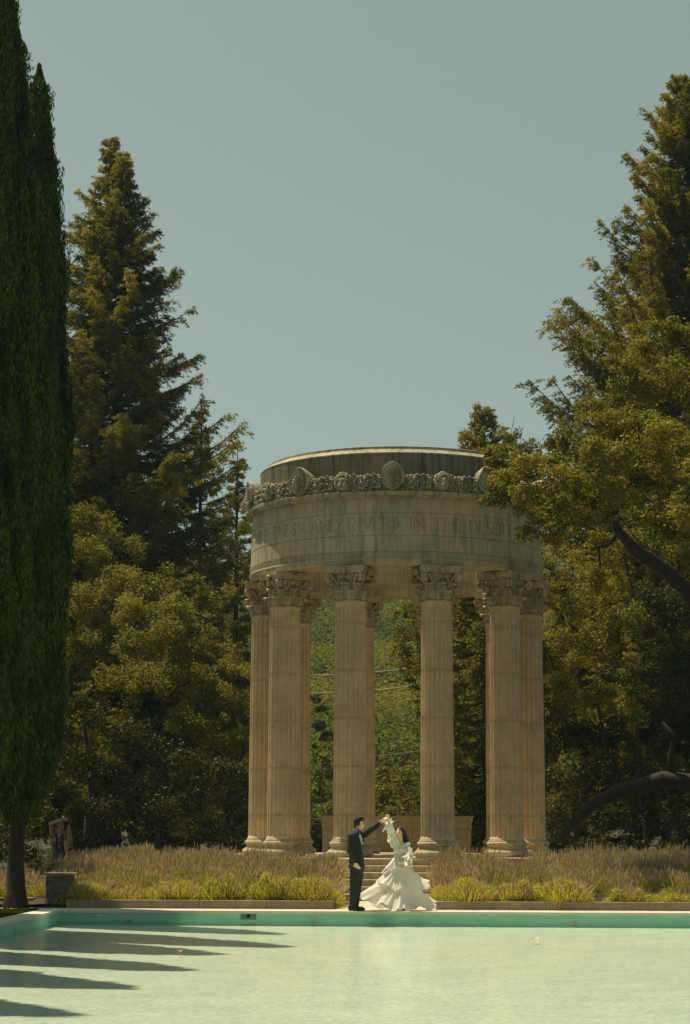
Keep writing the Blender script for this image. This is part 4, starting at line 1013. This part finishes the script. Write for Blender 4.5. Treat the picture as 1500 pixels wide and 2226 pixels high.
for (z_, dx) in ((.22, .02), (.30, -.015), (.12, .02)): mb.ball(ank1+Vector((dx, -.02, z_)), (.075, .07, .02), 10, 6)
blend('trousers', mb, msuit, man, .010, 2)
for a_, dx in ((ank1, 0), (ank2, 0)):
    mb = MB(); mb.ball((a_.x+.045, a_.y-.02, .045), (.135, .048, .045), 16, 10); mb.ball((a_.x+.125, a_.y-.03, .034), (.065, .045, .032), 14, 8); mb.ball((a_.x-.04, a_.y, .065), (.055, .045, .06), 12, 8)
    mb.box((a_.x-.085, a_.y-.055, 0), (a_.x+.175, a_.y+.02, .018))
    blend('shoe', mb, mshoe, man, .008, 2)
mb = MB()                                           # jacket
tor = [q(775, 1883), q(774.5, 1872), q(774, 1856), q(773, 1840), q(773, 1826), q(775, 1817)]
for p, rx, ry in zip(tor, (.165, .155, .140, .160, .165, .12), (.20, .19, .175, .20, .21, .17)): mb.ball(p, (rx, ry, .085), 20, 12)
for a_, b_ in zip(tor[:-1], tor[1:]): cap(mb, [a_+Vector((0, -.06, 0)), b_+Vector((0, -.06, 0))], [.135, .135]); cap(mb, [a_+Vector((0, .06, 0)), b_+Vector((0, .06, 0))], [.135, .135])
cap(mb, [shF, (shF+elF)/2+Vector((0, 0, -.012)), elF, (elF+wrF)/2+Vector((0, 0, -.01)), wrF-(wrF-elF).normalized()*.035], [.088, .078, .066, .058, .050])
cap(mb, [q(776, 1819, .1), shF], [.10, .09])
cap(mb, [shN, (shN+elN)/2, elN, (elN+wrN)/2, wrN-(wrN-elN).normalized()*.03], [.088, .078, .068, .060, .052])
mb.tube([q(771, 1814, -.07), q(776, 1810, -.10), q(779, 1815, -.16), q(785, 1833, -.20)], [.022, .02, .026, .012], 8)
blend('jacket', mb, msuit, man, .0095, 2)
build('shirt', MB().add([q(779, 1811.5, -.115), q(783, 1813, -.17), q(787.5, 1823, -.205), q(787.2, 1842, -.213), q(784.5, 1830, -.215), q(780.5, 1819, -.20), q(778, 1812, -.09)]+[q(783, 1820, -.10)], [(0,1,5,6), (1,2,4,5), (2,3,4), (6,7,2,1,0)]), mshirt, man)
mb = MB(); mb.tube([q(774.5, 1810.5, .0), q(777, 1811.5, -.085), q(783, 1813.5, -.11), q(786, 1812, -.02)], [.012]*4, 8)
build('collar', mb, mshirt, man, smooth=True)
build('cuff', MB().tube([wrF-(wrF-elF).normalized()*.035, wrF-(wrF-elF).normalized()*.006], [.047, .042], 14), mshirt, man, smooth=True)
mb = MB(); rnd = random.Random(4)
mb.ball((0, -.022, .050), (.086, .096, .088), 24, 16, hm); mb.ball((0, -.070, -.015), (.066, .042, .070), 16, 10, hm)
for sg in (-1, 1): mb.ball((sg*.062, -.015, .022), (.026, .062, .062), 14, 10, hm); mb.ball((sg*.070, .026, -.002), (.008, .014, .034), 8, 6, hm)
for i in range(60):
    a = rnd.uniform(0, 6.28); rr = rnd.uniform(0, .075); x_, y_ = rr*math.cos(a), rr*math.sin(a)*1.1-.01
    mb.tube([(x_, y_-.01, .105), (x_*1.1, y_+.012, .134+rnd.uniform(0, .014)), (x_*1.15+rnd.uniform(-.02, .02), y_+.03, .128)], [.012, .010, .003], 5, mtx=hm)
for i in range(12): mb.tube([(-.06+.01*i, .03, .118), (-.06+.01*i, .068, .105+rnd.uniform(-.01, .01)), (-.058+.0105*i, .082, .068+rnd.uniform(-.02, .01))], [.014, .012, .004], 5, mtx=hm)
blend('hair', mb, mhair, man, .006, 1)
# --- woman in the white dress
YW = 38.66
def pw_(px, py, dy=0): return at(px, py, YW+dy)
wom = empty('person', (pw_(868, 1980).x, YW, 0), label='long haired woman twirling in a ruffled white wedding dress', cat='person')
O2 = Vector(wom.location)
def g(px, py, dy=0): return pw_(px, py, dy)-O2
mb = MB()
cap(mb, [g(866, 1880, .02), g(867, 1925, .02), g(867, 1972, .0)], [.085, .055, .034]); cap(mb, [g(874, 1880, .06), g(877, 1925, .08), g(879, 1972, .08)], [.085, .055, .034])
cap(mb, [g(868, 1882), g(868, 1866), g(870, 1850), g(872, 1839)], [.10, .08, .085, .085]); cap(mb, [g(872, 1838), g(871, 1828), g(870, 1819)], [.07, .046, .045])
hw_ = head(mb, g(868.5, 1811.5, -.02), (-.42, -.86, -.02), (-.10, 0, 1), .95)
sR, eR, wR = g(861, 1838, -.02), g(852.5, 1812, -.10), g(845.5, 1787, -.26)
cap(mb, [sR, eR, wR], [.042, .034, .022]); hand(mb, wR, g(843, 1771, -.33), (.3, -.7, .1), .45, .95, -1)
sL, eL, wL = g(884, 1840, -.02), g(890, 1860, -.14), g(880, 1878, -.26)
cap(mb, [sL, eL, wL], [.042, .034, .022]); hand(mb, wL, g(873, 1888, -.34), (0, -1, .2), .6, .9)
blend('body', mb, mskin, wom, .006)
facemarks(wom, hw_, (.55, .12, .10), True)
build('smile', MB().tube([(-.016, .0965, -.053), (0, .1025, -.056), (.016, .0965, -.053)], [.0015, .003, .0015], 6, mtx=hw_), plain('teeth', (.8, .78, .7), .4, 0, 9, 0), wom)
mb = MB(); rnd = random.Random(8)                      # long dark hair
mb.ball((0, -.036, .038), (.084, .090, .092), 24, 16, hw_)
for sg in (-1, 1):
    mb.tube([(sg*.01, .052, .112), (sg*.068, .03, .075), (sg*.084, .0, 0), (sg*.078, -.02, -.08)], [.012, .018, .018, .016], 8, mtx=hw_)
for i in range(46):
    u = i/45; x_ = .075*math.cos(math.pi*u)*-1; y_ = -.045-.05*math.sin(math.pi*u)
    a0 = hw_ @ Vector((x_, y_, .04)); e1 = g(878+10*u+rnd.uniform(-2, 2), 1832, .08+.06*rnd.random()); e2 = g(882+9*u, 1843+rnd.uniform(-3, 5), .10); e3 = g(886+12*rnd.random(), 1851+rnd.uniform(-8, 6), .13)
    mb.tube([a0, a0.lerp(e1, .5)+Vector((.012, .02, 0)), e1, e2, e3], [.018, .022, .018, .013, .004], 6)
blend('hair', mb, mhair, wom, .0065, 1)
mb = MB()                                            # bodice and puffed sleeves
def loft(rings, seg=40, mtx=None):
    """rings: (centre, rx, ry, wave amplitude, waves)"""
    vs = []; fs = []
    for k, (c, rx, ry, am, nw) in enumerate(rings):
        for i in range(seg):
            a = 2*math.pi*i/seg; f_ = 1+am*math.sin(nw*a+k*.6)
            vs.append((c[0]+rx*f_*math.cos(a), c[1]+ry*f_*math.sin(a), c[2]))
    for k in range(len(rings)-1):
        for i in range(seg): fs.append((k*seg+i, k*seg+(i+1) % seg, (k+1)*seg+(i+1) % seg, (k+1)*seg+i))
    return vs, fs
cap(mb, [g(868, 1876), g(868, 1862)], [.125, .104])
for p, rx, ry in ((g(868, 1870), .135, .12), (g(868, 1860), .112, .104), (g(869.5, 1850), .128, .112), (g(871.5, 1841.5), .145, .108)): mb.ball(p, (rx, ry, .075), 20, 12)
for p_, r_ in ((g(862, 1847, -.07), .062), (g(873, 1847, -.10), .062)): mb.ball(p_, r_, 14, 10)
def puff(pts, rad, nw=9, am=.10):
    P_ = [Vector(p) for p in pts]; vs = []; n_ = len(P_); seg = 28; fs = []
    for k, p in enumerate(P_):
        d = (P_[min(k+1, n_-1)]-P_[max(k-1, 0)]).normalized(); u = d.orthogonal().normalized(); v = d.cross(u)
        for i in range(seg):
            a = 2*math.pi*i/seg; rr = rad[k]*(1+am*math.sin(nw*a+k*.8)); vs.append(p+(u*math.cos(a)+v*math.sin(a))*rr)
    for k in range(n_-1):
        for i in range(seg): fs.append((k*seg+i, k*seg+(i+1) % seg, (k+1)*seg+(i+1) % seg, (k+1)*seg+i))
    fs += [tuple(range(seg-1, -1, -1)), tuple((n_-1)*seg+i for i in range(seg))]
    return vs, fs
def L3(a, b, t): return Vector(a).lerp(Vector(b), t)
mb.add(*puff([g(866, 1843, -.02), sR, L3(sR, eR, .35), L3(sR, eR, .75), eR, L3(eR, wR, .3), L3(eR, wR, .62), L3(eR, wR, .86), L3(eR, wR, .97)], [.085, .098, .088, .072, .062, .066, .060, .044, .030]))
mb.add(*puff([g(880, 1843, -.02), sL, L3(sL, eL, .4), eL, L3(eL, wL, .4), L3(eL, wL, .75), L3(eL, wL, .97)], [.085, .100, .092, .078, .078, .060, .030]))
blend('bodice', mb, mdress, wom, .0095, 1)
def sheet(name, vs, fs, parent, sub=1, th=.004):
    o = build(name, MB().add(vs, fs), mdress, parent, smooth=True)
    return o
def frill(name, c, axis, r0, r1, L, nw=9, am=.22, seed=1):
    """flounce round an arm: opens from r0 to r1 along axis"""
    d = Vector(axis).normalized(); u = d.orthogonal().normalized(); v = d.cross(u); seg = 72; rows = 6; vs = []; fs = []; rr_ = random.Random(seed); p0 = rr_.uniform(0, 6)
    for k in range(rows+1):
        t = k/rows
        for i in range(seg):
            a = 2*math.pi*i/seg; r_ = r0+(r1-r0)*t**.8; r_ *= 1+am*t*math.sin(nw*a+p0)+.4*am*t*math.sin(2*nw*a+1)
            vs.append(Vector(c)+(u*math.cos(a)+v*math.sin(a))*r_+d*L*t*(1+.3*math.sin(3*a+p0))+Vector((0, 0, -.25*L*t*t)))
    for k in range(rows):
        for i in range(seg): fs.append((k*seg+i, k*seg+(i+1) % seg, (k+1)*seg+(i+1) % seg, (k+1)*seg+i))
    return sheet(name, vs, fs, wom, 0, .003)
frill('sleeve_frill', L3(eR, wR, .90), wR-eR, .028, .085, .045, 7, .25, 1)
frill('sleeve_frill', L3(eR, wR, .92), Vector((-.35, -.2, -1)), .03, .075, .13, 5, .25, 2)
frill('sleeve_frill', L3(sR, eR, .8), Vector((-.7, -.2, .25)), .06, .10, .06, 8, .2, 3)
frill('sleeve_frill', L3(sR, eR, .25), Vector((-.5, -.1, -.5)), .09, .125, .07, 9, .18, 4)
frill('sleeve_frill', L3(sR, eR, .5)+Vector((.03, 0, 0)), Vector((.5, -.2, .5)), .075, .10, .05, 9, .2, 7)
frill('sleeve_frill', L3(eL, wL, .85), wL-eL, .035, .105, .09, 7, .25, 5)
frill('sleeve_frill', L3(eL, wL, .3), wL-eL, .075, .11, .07, 9, .2, 6)
def skirt(name, ctr, z0, rtop, prof, zhem, nw, am, ph=0, rows=34, seg=220, gather=1.35, hemw=.02):
    """prof(a) = hem reach, zhem(a) = hem height; folds deepen towards the hem"""
    vs = []; fs = []
    for k in range(rows+1):
        t = k/rows
        for i in range(seg):
            a = 2*math.pi*i/seg; sw = a+.35*t
            Rm = prof(a); r_ = rtop+(Rm-rtop)*(t**gather*.85+t*.15)
            f_ = math.sin(nw*sw+ph)+.55*math.sin((nw*1.7)//1*sw+1.3+ph)+.3*math.sin(nw*3*sw+4*t)
            r_ *= 1+am*t**.8*f_*(1+.5*math.sin(2*a+ph))+.035*t**3*math.sin(31*a+6*t)
            z_ = z0+(zhem(a)-z0)*(t**.85) + hemw*1.6*t**5*math.sin(nw*1.0*a+2)+.03*t**4*math.sin(5*a+ph)+.012*t*math.sin(23*a+8*t)
            vs.append((ctr.x*(1-t)+r_*math.cos(a)*1.0, ctr.y*(1-t)+r_*math.sin(a)*.80, max(z_, .012)))
    for k in range(rows):
        for i in range(seg): fs.append((k*seg+i, k*seg+(i+1) % seg, (k+1)*seg+(i+1) % seg, (k+1)*seg+i))
    return sheet(name, vs, fs, wom, 0, .004)
def bmp(a, c, w): 
    d = (a-c+math.pi) % (2*math.pi)-math.pi; return math.exp(-(d/w)**2)
wc = g(868, 1868)
pi = math.pi
skirt('skirt', wc, wc.z, .115, lambda a: .52+.25*bmp(a, pi, .55)+.17*bmp(a, 0, .7)+.08*bmp(a, 4.4, .4), lambda a: .035+.29*bmp(a, pi, .45)+.10*bmp(a, 0.05, .5)+.05*bmp(a, 3.9, .3), 9, .075, gather=1.7)
skirt('skirt_tier', wc+Vector((0, 0, 0)), wc.z+.012, .12, lambda a: .36+.24*bmp(a, -.15, .55)+.10*bmp(a, pi, .6), lambda a: .42+.10*bmp(a, 0, .5)+.14*bmp(a, pi, .8), 6, .085, 2.0, 26, 200, 1.5)
skirt('skirt_tier', wc+Vector((0, 0, .0)), wc.z+.03, .118, lambda a: .22+.09*bmp(a, pi, .7)+.05*bmp(a, .2, .5), lambda a: wc.z-.20+.03*math.sin(3*a), 7, .10, 1.0, 18, 160, .9)
mb = MB()
for dx in (0, .05): mb.tube([g(885, 1871, -.3)+Vector((dx*.4, 0, 0)), g(889, 1877, -.32)+Vector((dx, 0, 0)), g(893+dx*60, 1884+dx*90, -.3)], [.008, .007, .004], 6)
build('ribbon', mb, mdress, wom, smooth=True)
for a_ in (g(866, 1976, -.03), g(880, 1976, .05)):
    mb = MB(); mb.ball((a_.x-.03, a_.y-.05, .035), (.045, .10, .035), 14, 8); mb.ball((a_.x-.05, a_.y-.12, .026), (.035, .045, .022), 12, 8)
    blend('shoe', mb, mshoe, wom, .008, 1)
# --- man with a camera in the shade on the left
YP = 44.0
pho = empty('person', (at(132, 1980, YP).x, YP, 0), label='man in a dark vest raising a camera in the shade behind the lavender', cat='person')
O3 = Vector(pho.location)
def h(px, py, dy=0): return at(px, py, YP+dy)-O3
mb = MB()
for sx in (-1, 1): cap(mb, [h(131+sx*7, 1875), h(131+sx*8, 1915), Vector((sx*.12, 0, .06))], [.09, .06, .045])
cap(mb, [h(131, 1872), h(130, 1850), h(129, 1825), h(129, 1815)], [.15, .14, .155, .13]); cap(mb, [h(129, 1815), h(131, 1803)], [.06, .058])
hp = head(mb, h(132, 1794, -.02), (.62, -.78, .05), (0, 0, 1), 1.05)
s1, e1, w1 = h(114, 1817), h(110, 1791, -.12), h(140, 1780.5, -.30)
cap(mb, [s1, e1, w1], [.058, .048, .032]); hand(mb, w1, h(151, 1783, -.34), (0, 0, 1), .7, 1.1)
s2, e2, w2 = h(145, 1818), h(153.5, 1826, -.22), h(149, 1798, -.36)
cap(mb, [s2, e2, w2], [.058, .048, .032]); hand(mb, w2, h(150, 1788, -.38), (.8, -.3, .2), .7, 1.1)
blend('body', mb, mskin_shade, pho, .008)
facemarks(pho, hp)
mb = MB()
for p, rx, ry in ((h(130, 1846), .19, .15), (h(129.5, 1832), .205, .155), (h(129, 1818), .20, .14)): mb.ball(p, (rx, ry, .14), 20, 12)
cap(mb, [h(117, 1814), s1], [.08, .07]); cap(mb, [h(141, 1814), s2], [.08, .07])
blend('shirt', mb, plain('grey brown shirt', (.12, .10, .07), .9, .2, 20, .3), pho, .012, 2)
mb = MB()
for sx in (-1, 1): mb.tube([h(129+sx*9, 1812, -.13), h(129+sx*6, 1826, -.175), h(129+sx*7, 1845, -.17)], [.022, .024, .02], 8)
build('strap', mb, mshoe, pho, smooth=True)
build('badge', MB().box(h(127, 1818, -.2), h(129.5, 1813, -.19)), plain('white badge', (.7, .7, .6), .5, 0, 9, 0), pho)
mb = MB(); cap(mb, [h(130, 1862), h(130, 1852)], [.17, .165])
for sx in (-1, 1): cap(mb, [h(130+sx*7, 1868), h(131+sx*8, 1915), Vector((sx*.12, 0, .1))], [.12, .09, .075])
blend('trousers', mb, mshoe, pho, .014, 2)
mb = MB(); mb.ball((0, -.02, .045), (.082, .098, .08), 18, 12, hp); blend('hair', mb, plain('grey brown hair', (.08, .06, .045), .6, .3, 50, .5), pho, .01, 1)
for sx in (-1, 1):
    mb = MB(); mb.ball((sx*.12, -.06, .05), (.055, .14, .05), 14, 8); mb.box((sx*.12-.05, -.2, 0), (sx*.12+.05, .07, .02)); blend('shoe', mb, mshoe, pho, .01, 1)
cm = empty('camera', at(148, 1788, YP-.36), label='black camera held up with both hands by the man in the shade', cat='camera')
cm.rotation_euler.z = R(-35)
build('camera_body', MB().box((-.07, -.04, -.045), (.07, .03, .045)).box((-.03, -.04, .045), (.03, .02, .07)), mshoe, cm)
build('lens', MB().tube([(.01, -.04, 0), (.01, -.09, 0), (.01, -.16, 0)], [.034, .036, .04], 20), mshoe, cm, smooth=True)
build('grip', MB().tube([(-.075, -.03, -.045), (-.075, -.03, .045)], .02, 10), mshoe, cm, smooth=True)
bgx = empty('bag', at(144, 1826, YP-.2), label='tan cloth bag tapering downwards at the side of the man with the camera', cat='bag')
vs = []; fs = []
for k, (py, w_) in enumerate(((1824, 7.5), (1834, 7), (1846, 4.5), (1857, 1.2))):
    c_ = at(146-.25*(py-1824)*.3, py, YP-.2)-Vector(bgx.location); ww = w_*.01
    for i in range(12):
        a = 2*pi*i/12; vs.append((c_.x+ww*math.cos(a), c_.y+ww*.5*math.sin(a), c_.z))
for k in range(3):
    for i in range(12): fs.append((k*12+i, k*12+(i+1) % 12, (k+1)*12+(i+1) % 12, (k+1)*12+i))
fs += [tuple(range(12)), tuple(36+i for i in range(11, -1, -1))]
mtan = plain('tan cloth', (.36, .26, .13), .9, .1, 20, .4)
build('pouch', MB().add(vs, fs), mtan, bgx, smooth=True); build('shoulder_strap', MB().tube([(-.04, .03, 0), (-.06, .06, .12), (-.12, .1, .16)], [.012]*3, 6), mtan, bgx, smooth=True)

# ------------------------------------------------------------------ haze
hm_, n, b = newmat('thin summer haze'); n.nodes.remove(b)
pv = n.nodes.new('ShaderNodeVolumePrincipled'); pv.inputs['Color'].default_value = (.55, .80, 1, 1); pv.inputs['Density'].default_value = .00022; pv.inputs['Anisotropy'].default_value = .2
n.links.new(pv.outputs[0], n.nodes['Material Output'].inputs['Volume'])
build('haze', MB().box((-400, -70, -2), (400, 560, 92)), hm_, kind='stuff', label='thin blue haze over the valley', cat='haze')
